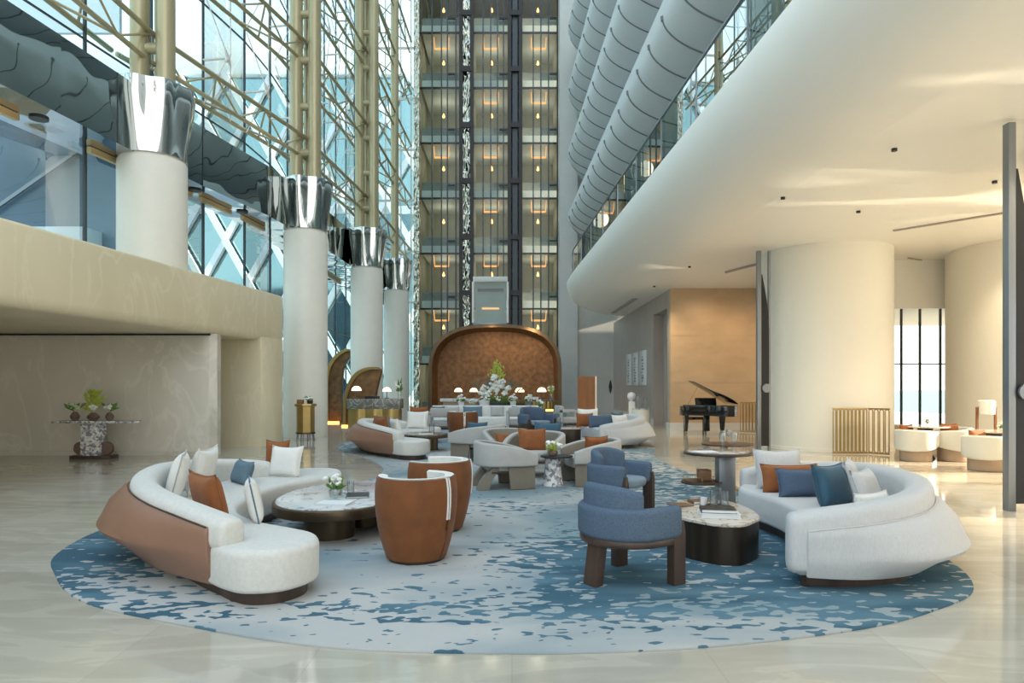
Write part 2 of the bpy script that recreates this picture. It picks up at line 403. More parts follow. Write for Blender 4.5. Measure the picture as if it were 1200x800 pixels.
# left glazing line (lower windows below the canopy, tall glass wall above it)
GL = [(-10.6,2), (-9.3,12.4), (-7.95,21.2), (-8.15,25), (-8.5,30), (-8.6,41.2)]
gl = resample([Vector((x, y, 0)) for x, y in GL], 20)
def glass_wall(name, z0, z1, trans, mr):
    root = bpy.data.objects.new(name, None); C.objects.link(root); root['kind'] = 'structure'
    for i, (a, b) in enumerate(zip(gl, gl[1:])):
        zl = max(z0, 4.1) if a.y < 19.6 else z0
        bm = B(); v = [bm.verts.new(a+Vector((0,0,zl))), bm.verts.new(b+Vector((0,0,zl))), bm.verts.new(b+Vector((0,0,z1))), bm.verts.new(a+Vector((0,0,z1)))]
        bm.faces.new(v); obj('pane', bm, 'glass', root, smooth=0)
    for a in gl: obj('mullion', bar(B(), a+Vector((.03,0,max(z0, 4.1) if a.y < 20 else z0)), a+Vector((.03,0,z1)), mr, mr*1.6), 'mull', root, smooth=0)
    for z in trans:
        bm = B()
        for a, b in zip(gl, gl[1:]): bar(bm, a+Vector((.02,0,z)), b+Vector((.02,0,z)), mr*.8, mr*.8)
        obj('transom', bm, 'mull', root, smooth=0)
    return root
lowwin = glass_wall('window_1', .0, 6.62, [4.15], .05)
hiwin = glass_wall('window_2', 8.0, 38, [8.9+3.05*k for k in range(10)], .045)
# mirrored canopy between glazing and columns
FA = [(-9.9,-4), (-8.95,8), (-8.42,11.3), (-8.12,13.9), (-7.85,16.3), (-7.15,20.1), (-6.85,24), (-6.75,28), (-6.7,34), (-6.6,36.6)]
fa = resample([Vector((x, y, 0)) for x, y in FA], 28)
root = bpy.data.objects.new('trim_2', None); C.objects.link(root); root['kind'] = 'structure'
bm = B(); loft(bm, [[p+Vector((0,0,6.6)) for p in fa], [p+Vector((0,0,8.05)) for p in fa]], cap=False, closed=False)
obj('mirror_fascia', bm, 'fascia', root, smooth=0, label='mirrored canopy fascia')
for p in fa[::2]: obj('panel_joint', bar(B(), p+Vector((.006,0,6.6)), p+Vector((.006,0,8.05)), .012, .02), 'mull', root, smooth=0)
def glx(y):
    g = [Vector((-11.6,-6,0))]+gl
    for a, b in zip(g, g[1:]):
        if a.y <= y <= b.y: return a.lerp(b, (y-a.y)/(b.y-a.y))
    return gl[-1]
for z, nm, mm in ((6.6, 'mirror_soffit', 'soffit'), (8.05, 'canopy_top', 'pale')):
    bm = B(); loft(bm, [[p+Vector((0,0,z)) for p in fa], [glx(p.y)+Vector((-.35,0,z+.005)) for p in fa]], cap=False, closed=False)
    obj(nm, bm, mm, root, smooth=0)
for y0, y1 in ((9.2,10.9), (11.3,12.5), (14.2,15.6), (16.2,17.6), (18.0,19.4), (20,21.5), (24,26), (27,29), (30,33)):
    a, b = glx(y0)+Vector((.22,0,6.53)), glx(y1)+Vector((.22,0,6.53)); obj('linear_light', bar(B(), a, b, .1, .12), 'striplit', root, smooth=0, label='pale gold light trough')
for y in (10.6, 12.7, 15.2, 17.4, 19.6, 23):
    p = (glx(y)+Vector((.45,0,0))); obj('downlight', lathe(B(), [(.16,6.57),(.16,6.6),(0,6.6)], p.x, p.y), 'dark', root)
bm = B(); box(bm, -7.0, -5.75, 36.6, 37.6, 5.9, 6.75); obj('mirror_fascia', bm, 'fascia', root, smooth=0)

# outside, beyond the glass
struct('ground_outside', bxo(-90, -14.2, -20, 90, -.4, -.1), 'plaza', smooth=0)
struct('ground_outside_back', bxo(-14.2, 18, 41.5, 90, -.4, -.1), 'plaza', smooth=0)
def ext_building():
    t = thing('office_building', 'teal glass building with crossed white steel bars outside the tall glass wall', 'building', (-25,60,0))
    obj('glass_front', bxo(-30, 24, 0, 8, -.3, 28.6), 'ext_teal', t, smooth=0)
    obj('roof_band', bxo(-30, 24, -.6, 8, 28.6, 31.5, .2), 'ext_white', t)
    obj('floor_band', bxo(-30, 24, -.1, 0, 16.6, 17.3), 'ext_white', t, smooth=0)
    n = 0
    for z0 in (-.1, 7.1, 14.3, 21.5):
        for k in range(13):
            x = -28+4.0*k
            bm = B(); bar(bm, (x,-.35,z0), (x+4.0,-.35,z0+7.1), .45, .5); bar(bm, (x+4.0,-.55,z0), (x,-.55,z0+7.1), .45, .5)
            obj('cross_brace', bm, 'ext_white', t, smooth=0)
ext_building()
def slate_building():
    t = thing('office_building', 'low slate blue building seen through the glass at the far left', 'building', (-24,30,0))
    obj('wall', bxo(-16, 6.6, 0, 2.5, -.3, 14.0), 'ext_slate', t, smooth=0)
    obj('white_base_wall', bxo(-16, 6.0, -1.2, -.02, -.3, 8.3), 'ext_white', t, smooth=0)
    for k in range(3): obj('roof_brace', bar(B(), (-12+6*k,-.2,8.3), (-5+6*k,-.2,13.2), .10, .15), 'steel', t, smooth=0)
slate_building()
t = thing('frit_glass_screen', 'white dotted glass screen high outside at the upper left', 'screen', (-17,24,0))
obj('panel', bxo(-8, 3.2, 0, .15, 14, 27), 'ext_white', t, smooth=0)

# columns of the left row, each with a fluted steel capital and a pipe mast
COLS = [(-8.0,15.2,.71), (-6.53,21.6,.675), (-6.04,28.4,.66), (-5.95,35.2,.64)]
CL = ['cream round column nearest the camera rising behind the stone parapet', 'tall white round column at the end of the stone parapet',
      'white round column behind the smaller curved bronze screen', 'farthest white round column, half hidden by the one before it']
ML = ['nearest pair of champagne steel pipes above the left column', 'pipe pair above the column at the parapet end', 'pipe pair above the third column', 'slim pipe above the farthest column']
def capital_bm(r, zt):
    bm = B(); secs = []; n = 72
    for z, k, f in ((0,1.0,.0), (.06,1.0,.01), (.35,1.02,.03), (.8,1.09,.06), (1.2,1.17,.07), (1.52,1.21,.06), (1.56,1.2,.06), (1.56,1.0,.03), (1.50,.2,0)):
        secs.append([((r*k*(1+f*math.cos(8*a)*1.0))*math.cos(a), (r*k*(1+f*math.cos(8*a)))*math.sin(a), zt+z) for a in [2*PI*i/n for i in range(n)]])
    return loft(bm, secs)
for i, (x, y, r) in enumerate(COLS):
    zt = 6.62 if i == 0 else 6.46
    zb = 4.135 if i == 0 else 0
    t = thing('round_column', CL[i], 'column', (x,y,0), 0)
    obj('shaft', lathe(B(), [(r,zb),(r,zt-.08),(r-.05,zt)], n=48), 'colwhite', t)
    obj('capital', capital_bm(r, zt), 'mirror', t, smooth=60, label='polished steel fluted capital')
    m = thing('pipe_mast', ML[i], 'pipe mast', (x,y,zt+1.55), 0)
    ofs = (-.29,.29) if i < 3 else (-.1,)
    for o_ in ofs: obj('pipe', lathe(B(), [(.2,0),(.2,30)], o_, 0, n=20), 'beige_metal', m)
    if i < 3:
        obj('pipe', lathe(B(), [(.16,0),(.16,30)], -.05, .5, n=16), 'beige_metal', m)
        for k in range(16):
            obj('pipe_collar', tube(B(), [(-.29,0,.95+1.46*k), (.29,0,.95+1.46*k)], .12, 12), 'beige_metal', m)
# horizontal triangular trusses between masts
def truss(name, label, a, b, z, group):
    a, b = Vector((*a, 0)), Vector((*b, 0)); d = (b-a); Ln = d.length
    t = thing(name, label, 'truss', (a.x, a.y, z), math.atan2(d.y, d.x), group)
    n = max(2, round(Ln/2.6))
    obj('upper_chord', tube(B(), [(0,0,.6),(Ln,0,.6)], .06), 'beige_metal', t)
    obj('lower_chord', tube(B(), [(0,.1,0),(Ln,.1,0)], .055), 'beige_metal', t)
    obj('outer_chord', tube(B(), [(0,.95,.25),(Ln,.95,.25)], .06), 'beige_metal', t)
    bm = B()
    for k in range(n):
        x0, x1 = Ln*k/n, Ln*(k+1)/n; xm = (x0+x1)/2
        tube(bm, [(x0,0,.6),(xm,.1,0)], .028, 6); tube(bm, [(xm,.1,0),(x1,0,.6)], .028, 6)
        tube(bm, [(x0,0,.6),(xm,.95,.25)], .028, 6)
        tube(bm, [(xm,.1,0),(x0,.95,.25)], .03, 6)
    obj('web', bm, 'beige_metal', t)
MAST = [(-8.3,8.6)]+[(c[0]-.05, c[1]+.1) for c in COLS]+[(-5.9,40)]
BN = ['beyond the nearest pipes', 'between the first and second pipe pairs', 'between the second and third pipe pairs', 'between the third and fourth pipe masts', 'between the farthest pipe mast and the lift tower']
maxz = [11, 14, 17.8, 22, 24.5]
ordn = ['lowest', 'second lowest', 'third from the bottom', 'fourth from the bottom', 'fifth from the bottom', 'sixth from the bottom']
for i in range(5):
    k = 0
    while 8.9+3.05*k < maxz[i]+.5:
        truss('horizontal_truss', 'champagne steel truss %s, %s' % (BN[i], ordn[k]), MAST[i], MAST[i+1], 8.9+3.05*k, 'steel trusses along the glass wall'); k += 1
# white spider braces of the glass wall (strut, star node and four cables)
cnt = 0
for i in range(8, 19):
    for k in range(0, 5):
        g = gl[i]; z = 10.4+3.05*k
        if z > 2.0+g.y*.56+2 or cnt > 46: continue
        cnt += 1
        nrm = Vector((1, -.15, 0)); al = (gl[i]-gl[i-1]).normalized(); nd = g+nrm*.75+Vector((0,0,z))
        bm = B(); tube(bm, [g+Vector((0,0,z)), nd], .035, 6)
        for sx in (-1,1):
            for sz in (-1,1):
                mid = nd+al*.12*sx+Vector((0,0,.16*sz))
                tube(bm, [nd, mid], [.06,.03], 6); tube(bm, [mid, nd+al*.62*sx-nrm*.3+Vector((0,0,1.45*sz))], .016, 5)
        obj('spider_brace', bm, 'skirt', hiwin, label='pale steel star brace with cables')

# ------------------------------------------------------------------ lift tower (frontal glass face)
YT = 40.0
def X(px, Y=YT): return (px-600)/800*Y
def Z(py, Y=YT): return H-(py-450)/800*Y
tw = bpy.data.objects.new('wall_back', None); C.objects.link(tw); tw['kind'] = 'structure'
slabs = [-1.6+2.75-3.265+3.265*k for k in range(9)]
slabs = [Z(33+65.3*k) for k in range(8)]
bays = [(493,538),(553,597),(610,654)]
obj('lobby_back_wall', bxo(X(489), X(655), 44.6, 44.9, 0, 36), 'lobby', tw, smooth=0, label='olive lit lobby wall')
for x_ in (489, 540, 553, 597, 610, 654):
    obj('bay_wall', bxo(X(x_)-.05, X(x_)+.05, 40.6, 44.6, 0, 30), 'lobby', tw, smooth=0)
for k, z in enumerate(slabs+[Z(33-65.3)]):
    for (a, b) in bays:
        obj('floor_slab', bxo(X(a), X(b), 40.5, 44.6, z, z+.42, 0), 'lobbylt', tw, smooth=0)
        obj('slab_upstand', bxo(X(a), X(b), 40.7, 40.8, z+.42, z+.95), 'lobbydk', tw, smooth=0)
    obj('beam', bxo(X(487), X(655), 40.35, 40.45, z-.12, z-.02), 'dark', tw, smooth=0)
    for j, (a, b) in enumerate(bays):
        cx = (X(a)+X(b))/2
        lit = (k % 2 == 0 or k > 3) or j != 0
        if lit:
            y0 = 40.75; zz = z-.1; bm = B()
            bar(bm, (cx-.42,y0+.3,zz-.6), (cx+.42,y0+.3,zz-.6), .08, .10)
            bar(bm, (cx-.42,y0+.3,zz-.6), (cx-.45,y0+.1,zz), .045, .05); bar(bm, (cx+.42,y0+.3,zz-.6), (cx+.45,y0+.1,zz), .045, .05)
            obj('ceiling_light', bm, 'glowsoft', tw, smooth=0, label='amber ceiling cove light')
        obj('wall_lamp', lathe(B(), [(.02,0),(.09,.05),(.05,.22),(.01,.3)], cx, 42.2, z-1.15, 10), 'lampspot', tw)
        obj('lobby_door', bxo(cx-.42, cx+.42, 44.5, 44.62, z-2.9, z-1.55 if j else z-1.7), 'lobbydk' if (k+j) % 2 else 'stone_polished', tw, smooth=0)
for x_ in (489.5, 540.5, 553, 597, 610, 654.5): obj('rail', bxo(X(x_)-.11, X(x_)+.11, 39.8, 40.1, 0, 36), 'dark', tw, smooth=0)
for x_ in (506, 517, 524, 534, 566, 575, 583, 590, 625, 634, 643): obj('guide_rail', bxo(X(x_)-.035, X(x_)+.035, 40.1, 40.2, 0, 36), 'mull', tw, smooth=0)
obj('mirror_strip', bxo(X(541.5), X(551.5), 39.9, 40.2, 0, 36), 'crumple', tw, smooth=0, label='crumpled mirror strip')
obj('mirror_strip', bxo(X(485.5), X(492), 39.7, 40.2, 0, 36), 'crumple', tw, smooth=0, label='crumpled mirror strip')
obj('mirror_strip', bxo(X(600.5), X(606.5), 39.95, 40.2, 0, 36), 'mull', tw, smooth=0)
for k in range(9):
    z = Z(15+65.3*k)
    for x_ in (546.5, 603.5): obj('rail_bracket', bxo(X(x_)-.3, X(x_)+.3, 39.75, 39.9, z-.25, z+.05), 'dark', tw, smooth=0)
    for a, b in ((525,533), (585,595), (644,654)): obj('bracket_arm', bxo(X(a), X(b), 40.0, 40.1, z-.35, z-.25), 'dark', tw, smooth=0)
for (a, b) in bays:
    bm = B(); v = [bm.verts.new(p) for p in ((X(a),40.3,0), (X(b),40.3,0), (X(b),40.3,36), (X(a),40.3,36))]; bm.faces.new(v); obj('shaft_glass', bm, 'glass_dk', tw, smooth=0)
for x0, x1 in ((436, 486),):      # glass return wall left of the tower
    bm = B(); v = [bm.verts.new(p) for p in ((X(x0,41),41,0), (X(x1,41),41,0), (X(x1,41),41,38), (X(x0,41),41,38))]; bm.faces.new(v)
    struct('window_3', bm, 'glass', smooth=0)
    bm = B()
    for z in [3.5+3.05*k for k in range(11)]: bar(bm, (X(x0,41),40.95,z), (X(x1,41),40.95,z), .09, .12)
    for x_ in (452, 470, 482): bar(bm, (X(x_,41),40.95,0), (X(x_,41),40.95,38), .07, .07)
    struct('window_3_frame', bm, 'skirt', smooth=0)
# lift car
t = thing('glass_lift_car', 'pale glazed lift car stopped just above the bronze arch', 'lift', (X(575),39.3,Z(383)))
w = 1.0; h = 2.55
obj('car_floor', bxo(-w, w, 0, .55, 0, .18, .03), 'steel', t); obj('car_roof', bxo(-w, w, 0, .55, h, h+.3, .03), 'lobbylt', t)
for sx in (-1, 1): obj('car_post', bxo(sx*w-.06, sx*w+.06, 0, .1, .18, h), 'skirt', t, smooth=0)
obj('car_back', bxo(-w+.1, w-.1, .45, .5, .18, h), 'lobby', t, smooth=0)
obj('car_light', bxo(-.5, .5, .38, .44, 1.0, 1.1), 'glowsoft', t, smooth=0, label='amber light bar'); obj('car_ceiling_frame', bxo(-.75, .75, .36, .44, 2.05, 2.2), 'dark', t, smooth=0)
bm = B(); v = [bm.verts.new(p) for p in ((-w,.03,.18), (w,.03,.18), (w,.03,h), (-w,.03,h))]; bm.faces.new(v); obj('car_window', bm, 'glass', t, smooth=0)

# ------------------------------------------------------------------ right wing: tall wall, balconies with ribbed soffits
struct('wall_back_right', bxo(2.68, 3.7, 38.4, 39.6, 0, 40), 'pale', smooth=0)
struct('wall_back_upper', bxo(3.7, 7.0, 38.9, 39.4, 2.1, 40), 'pale', smooth=0)
struct('wall_right_upper', bxo(9.0, 9.4, -8, 38.9, 6.25, 40), 'pale', smooth=0)
struct('wall_back_outer', bxo(5.9, 18.5, 38.0, 38.3, 0, 6.2), 'pale', smooth=0)
BL = ['lowest curved ribbed grey balcony, directly above the glass balustrade', 'second curved ribbed grey balcony from the bottom', 'third curved ribbed grey balcony from the bottom', 'highest curved ribbed grey balcony in view', 'ribbed balcony above the highest one in view']
def edgeX(Y): return 2.9+(3.6-2.9)*(38-Y)/23.0
for k in range(4):
    z = 10.35+3.3*k
    t = thing('ribbed_balcony', BL[k], 'balcony', (0,0,z), 0, 'ribbed balconies of the right wing')
    ys = [2, 10, 18, 26, 32, 36, 37.6, 38.2]
    secs = []
    for y in ys:
        inset = max(0, (y-36))*.35
        s = [(edgeX(y)+inset, y, .35), (edgeX(y)+inset, y, 0)]
        for q in range(1, 17):
            a = PI/2*q/16; s.append((edgeX(y)+inset+2.9*(1-math.cos(a)), y, -1.15*math.sin(a)))
        s += [(8.98, y, -1.15), (8.98, y, .3), (edgeX(y)+.3+inset, y, .35)]
        secs.append(s)
    obj('soffit_panel', loft(B(), secs), 'barrel', t, smooth=50)
    for j in range(24):
        y = 5.2+1.37*j
        if y > 37.5: break
        ins_ = max(0, y-36)*.35
        pts = [(edgeX(y)+ins_+2.9-2.91*math.cos(PI/2*q/16), y, -1.16*math.sin(PI/2*q/16)) for q in range(0, 17)]+[(8.9, y, -1.16)]
        bm = tube(B(), pts, .022, 6); tube(bm, [pts[0], pts[1]], .045, 6)
        obj('rib', bm, 'rib', t)
for py, px, w_ in ((24,796,.9), (197,707,.7)):
    pass
tag(obj('air_vent', bxo(4.55, 5.25, 15.5, 15.75, 9.13, 9.21, .01), 'dark'), 'small dark air vent on the lowest ribbed balcony, near the top edge', 'vent')

# mezzanine slab: rounded nose over flat plaster ceiling
ep = cat([(3.75,-7), (3.6,2), (3.4,8.1), (3.05,16), (2.75,23), (2.5,29), (2.5,31.2), (2.85,33.4), (3.7,35.0), (5.0,35.9), (5.9,36.2)], 6)
EN = normals(ep, -1)           # inward direction
if EN[10].x < 0: EN = [-n for n in EN]
nose = [(.12, 6.45), (.12, 6.3), (0, 6.26), (0, 6.2)]+[(1.7*(1-math.cos(PI/2*q/10)), 6.2-1.1*math.sin(PI/2*q/10)) for q in range(1, 11)]
secs = [[p+n*a+Vector((0,0,z)) for a, z in nose] for p, n in zip(ep, EN)]
bm = loft(B(), secs, cap=False, closed=False)
struct('ceiling_edge', bm, 'ceil', smooth=50)
inner = [p+n*1.7+Vector((0,0,5.1)) for p, n in zip(ep, EN)]
bm = B()
far = [Vector((24, p.y, 5.1)) for p in inner]
loft(bm, [inner, far], cap=False, closed=False)
struct('ceiling', bm, 'ceil', smooth=0)
bm = B(); loft(bm, [[p+n*.12+Vector((0,0,6.45)) for p, n in zip(ep, EN)], [Vector((24, p.y, 6.45)) for p in ep]], cap=False, closed=False)
struct('ceiling_top', bm, 'pale', smooth=0)
# glass balustrade on the mezzanine edge
t = thing('glass_balustrade', 'green tinted glass balustrade along the white mezzanine edge', 'balustrade', (0,0,6.42))
gp = resample([p+n*.25 for p, n in zip(ep, EN)], 37)
for a, b in zip(gp, gp[1:]):
    d = (b-a)*.02; bm = B(); v = [bm.verts.new(q) for q in (a+d, b-d, b-d+Vector((0,0,1.15)), a+d+Vector((0,0,1.15)))]; bm.faces.new(v)
    obj('glass_panel', bm, 'glass_rail', t, smooth=0)
bm = B()
for a, b in zip(gp, gp[1:]): bar(bm, a+Vector((0,0,1.17)), b+Vector((0,0,1.17)), .05, .04)
obj('handrail', bm, 'steel', t, smooth=0)
for a in gp[::2]: obj('post', bar(B(), a, a+Vector((0,0,1.15)), .03, .03), 'steel', t, smooth=0)

# side wall (taupe) with a tall doorway, tan wall facing the camera
XS = 5.72
struct('wall_right', bxo(XS, XS+.5, 27.6, 38.4, 0, 5.1), 'taupe', smooth=0)
struct('wall_right_pier', bxo(XS, XS+.5, 24.91, 25.2, 0, 5.1), 'taupe', smooth=0)
struct('wall_right_lintel', bxo(XS, XS+.5, 25.2, 27.6, 4.45, 5.1), 'taupe', smooth=0)
struct('wall_right_recess', bxo(XS+.4, XS+.5, 25.2, 27.6, 0, 4.45), 'taupe', smooth=0)
t = bpy.data.objects.new('door_1', None); C.objects.link(t); t['kind'] = 'structure'
arch = [(XS+.38, 25.6+.55+.55*math.cos(a), 3.35+.45*math.sin(a)) for a in [PI*i/10 for i in range(11)]]
arch = [(XS+.38, 26.7, 0)]+arch+[(XS+.38, 25.6, 0)]
obj('door_frame', tube(B(), arch, .05, 6), 'dark', t)
struct('baseboard_right', bxo(XS-.03, XS, 27.6, 38.4, 0, .25), 'skirt', smooth=0)
struct('baseboard_pier', bxo(XS-.03, XS, 24.57, 25.2, 0, .25), 'skirt', smooth=0)
struct('wall_tan', bxo(XS, 12.4, 24.6, 24.9, 0, 5.1), 'tan', smooth=0)
struct('baseboard_tan', bxo(XS, 12.4, 24.55, 24.6, 0, .26), 'skirt', smooth=0)
for k, z in enumerate((1.7, 3.4)): struct('trim_%d' % (3+k), bxo(XS+.02, 12.4, 24.592, 24.6, z, z+.008), 'taupe', smooth=0)
struct('trim_5', tube(B(), cat([(6.55,20.9,5.08), (7.0,19.5,5.08), (7.9,17.9,5.08), (8.9,17.2,5.08)], 6), .045, 8), 'taupe')
# opening at the far end
struct('wall_back_wood', bxo(3.7, 4.9, 40.2, 40.4, 0, 2.2), 'wood', smooth=0)
struct('wall_back_far', bxo(3.6, 6.4, 40.5, 40.6, 0, 2.4), 'pale', smooth=0)
struct('door_2', bxo(4.85, 6.0, 39.0, 39.1, 0, 2.1), 'pale', smooth=0)
tag(obj('wall_sign', slab(B(), circ(0,0,.1,.42,8,1.3), 0, .03), 'dark'), 'small dark vertical sign on the pale panel left of the art panels', 'sign')
o = bpy.data.objects['wall_sign']; o.location = (5.62,38.98,1.5); o.rotation_euler = (R(90),0,0)
struct('wall_back_side', bxo(3.62, 3.7, 39.0, 40.3, 0, 2.2), 'wood', smooth=0)
# ceiling details
def slot(name, a, b, w): struct(name, bar(B(), (*a, 5.085), (*b, 5.085), w, .03), 'taupe', smooth=0)
slot('trim_6', (8.55,15.3), (11.0,12.4), .08); slot('trim_7', (4.9,33.0), (4.95,27.5), .22); slot('trim_8', (14.0,20.5), (10.8,18.6), .05)
t = bpy.data.objects.new('trim_9', None); C.objects.link(t); t['kind'] = 'structure'
for r in (1.25, 1.18, 1.11): obj('ceiling_ring', tube(B(), [(11.2+r*math.cos(2*PI*i/48), 13.1+r*1.0*math.sin(2*PI*i/48), 5.085) for i in range(49)], .025, 6), 'taupe', t)
t = bpy.data.objects.new('trim_10', None); C.objects.link(t); t['kind'] = 'structure'
for x, y in ((5.0,12.6), (6.9,13.6), (8.2,11.6), (5.6,10.0), (9.8,13.3), (7.2,8.2), (5.2,20), (5.0,24)): obj('ceiling_spot', lathe(B(), [(.04,5.06),(.04,5.1)], x, y, 0, 12), 'dark', t)
# dropped bulkhead and cafe windows
struct('ceiling_bulkhead', bxo(9.0, 24, 18.9, 24.5, 3.75, 5.1), 'ceil', smooth=0)
struct('wall_cafe_left', bxo(9.0, 10.35, 19.0, 19.4, 0, 3.9), 'lilac', smooth=0)
struct('wall_cafe_low', bxo(9.6, 12.5, 18.7, 19.1, 0, .42), 'lilac', smooth=0)
struct('wall_cafe_bench', bxo(10.35, 11.1, 18.2, 18.75, 0, .55, .02), 'lilac')
wn = bpy.data.objects.new('window_4', None); C.objects.link(wn); wn['kind'] = 'structure'
bm = B(); v = [bm.verts.new(p) for p in ((9.9,19.1,.42), (12.6,19.1,.42), (12.6,19.1,3.75), (9.9,19.1,3.75))]; bm.faces.new(v); obj('pane', bm, 'winglass', wn, smooth=0)
for x in (10.37, 10.88, 11.4, 11.97): obj('window_mullion', bxo(x-.016, x+.016, 19.04, 19.12, .4, 3.75), 'mull', wn, smooth=0)
obj('window_transom', bxo(9.9, 12.2, 19.04, 19.12, 2.2, 2.23), 'mull', wn, smooth=0)
# round columns of the right side
def big_column(name, label, x, y, r, blade_ang=None):
    t = thing(name, label, 'column', (x,y,0))
    obj('shaft', lathe(B(), [(r,0),(r,5.02),(r+.0,5.1)], n=96), 'column', t, smooth=60)
    obj('plinth', lathe(B(), [(r+.02,0),(r+.02,.08),(r,.09)], n=96), 'column', t)
    return t
big_column('wide_column', 'wide cream round column between the piano and the brass railing', 8.25, 18.0, 1.6)
big_column('wide_column', 'warm white round column at the right, beside the cafe window', 13.75, 17.3, 2.35)
big_column('wide_column', 'cream round column cut off by the right picture edge', 9.3, 9.7, 1.6)
def blade(name, label, x, y, w, hgt, rz, arch=True):
    t = thing(name, label, 'door panel', (x,y,0), rz)
    # steel fin with a dark slot whose top ends in a pointed arch
    obj('fin', bxo(-w, 0, 0, .12, 0, hgt, .01), 'steel', t)
    zt = hgt*.88; pts = []
    for i in range(13): q = i/12; pts.append((.02+.17*math.sin(PI/2*min(1,(1-q)*3.0)), .1+(zt-.1)*q))
    o_ = [(0.0, .1)]+[(p[0]+.0, p[1]) for p in pts]+[(0.0, zt)]
    bm = B(); loft(bm, [[(a, yy, b) for a, b in o_] for yy in (-.0, .1)]); obj('dark_slot', bm, 'dark', t, smooth=0)
    obj('outer_trim', bxo(.19, .24, .02, .12, 0, hgt, 0), 'steel', t, smooth=0)
    h = obj('handle', lathe(B(), [(.0,0),(.11,.0),(.11,.04),(.06,.05)], n=20), 'steel', t, label='round steel pull')
    h.location = (.12,-.005,1.55); h.rotation_euler = (R(90),0,0)
    return t
blade('door_blade', 'dark steel door edge at the left side of the wide cream column', 6.25, 17.1, .1, 5.0, 0)
blade('door_blade', 'grey steel door edge with dark pointed slot at the right picture edge', 6.54, 8.85, .1, 5.05, 0)

# outside behind the cafe windows
struct('ground_sea', bxo(18, 300, 40.1, 400, -2.2, -2.0), 'sea', smooth=0)
# unseen glass front behind the camera, put in to admit daylight; ground outside
wf = bpy.data.objects.new('window_5', None); C.objects.link(wf); wf['kind'] = 'structure'
bm = B(); v = [bm.verts.new(p) for p in ((-13.9,-8,0), (24,-8,0), (24,-8,5), (-13.9,-8,5))]; bm.faces.new(v); obj('pane', bm, 'winglass', wf, smooth=0)
for k in range(16): obj('window_mullion', bxo(-13.9+2.5*k, -13.8+2.5*k, -8.1, -8, 0, 5), 'mull', wf, smooth=0)
struct('ground_outside_front', bxo(-60, 60, -60, -8.3, -.4, -.05), 'plaza', smooth=0)
struct('ground_outside_right', bxo(24.1, 60, -8.3, 40, -.4, -.05), 'plaza', smooth=0)
# ================================================================== RUG
rug = [(0,4.17),(1.1,4.25),(2.3,4.57),(3.1,4.98),(3.72,5.5),(4.08,6.4),(4.2,7.6),(4.05,9),(3.7,10.5),(3.4,12),(3.2,14),(3.25,15.6),(3.6,17.2),(3.95,19.5),(3.6,22),(2.6,24.5),(0,26),(-2.5,24.8),(-4,22.5),(-4.7,19),(-4.2,16.8),(-3.1,14.9),(-2.45,13),(-2.55,11.4),(-3.4,10.4),(-4.3,9.2),(-4.62,7.8),(-4.4,6.6),(-3.95,5.9),(-3.3,5.2),(-2.45,4.75),(-1.2,4.28)]
ro = cat(rug, 8, True)
o = obj('area_rug', slab(B(), ro, 0.001, .015, .006, 2, 0), 'rug'); tag(o, 'large curved rug with slate blue and pale grey speckled pattern on the marble floor', 'rug')
G = .016
# ================================================================== CUSHIONS
def cushion_bm(w, h, t, n=14, fringe=0):
    bm = B(); V = {}
    for s in (1, -1):
        for i in range(n+1):
            for j in range(n+1):
                u, v = -1+2*i/n, -1+2*j/n
                if s == -1 and (abs(u) == 1 or abs(v) == 1): V[s,i,j] = V[1,i,j]; continue
                k = max(0, (1-u**4)*(1-v**4))**.55
                pin = 1-.07*(1-abs(v)**3)*abs(u)**2; pin2 = 1-.07*(1-abs(u)**3)*abs(v)**2
                sag = -.04*h*(1-u*u)*max(v,0)
                V[s,i,j] = bm.verts.new((u*w/2*pin, -s*t/2*k, h/2+v*h/2*pin2+sag))
        for i in range(n):
            for j in range(n):
                q = [V[s,i,j], V[s,i+1,j], V[s,i+1,j+1], V[s,i,j+1]]
                try: bm.faces.new(q if s == 1 else q[::-1])
                except ValueError: pass
    return bm
def piping_bm(w, h, r=.007):
    pts = []
    n = 10
    def P(u, v):
        pin = 1-.07*(1-abs(v)**3)*abs(u)**2; pin2 = 1-.07*(1-abs(u)**3)*abs(v)**2
        return (u*w/2*pin, 0, h/2+v*h/2*pin2-.04*h*(1-u*u)*max(v,0))
    for a, b in (((-1,-1),(1,-1)), ((1,-1),(1,1)), ((1,1),(-1,1)), ((-1,1),(-1,-1))):
        for k in range(n): pts.append(P(a[0]+(b[0]-a[0])*k/n, a[1]+(b[1]-a[1])*k/n))
    pts.append(pts[0]); return tube(B(), pts, r, 6)
def cushion(label, loc, yaw, tilt, w, h, t, m, roll=0, group=None, pipe=None):
    o = thing('cushion', label, 'cushion', loc, 0, group); o.rotation_euler = (R(-tilt), R(roll), R(yaw)); o.rotation_mode = 'XYZ'
    cv = obj('cover', cushion_bm(w, h, t), m, o, smooth=80); obj('piping', piping_bm(w, h), pipe or m, cv, smooth=80)
    return o
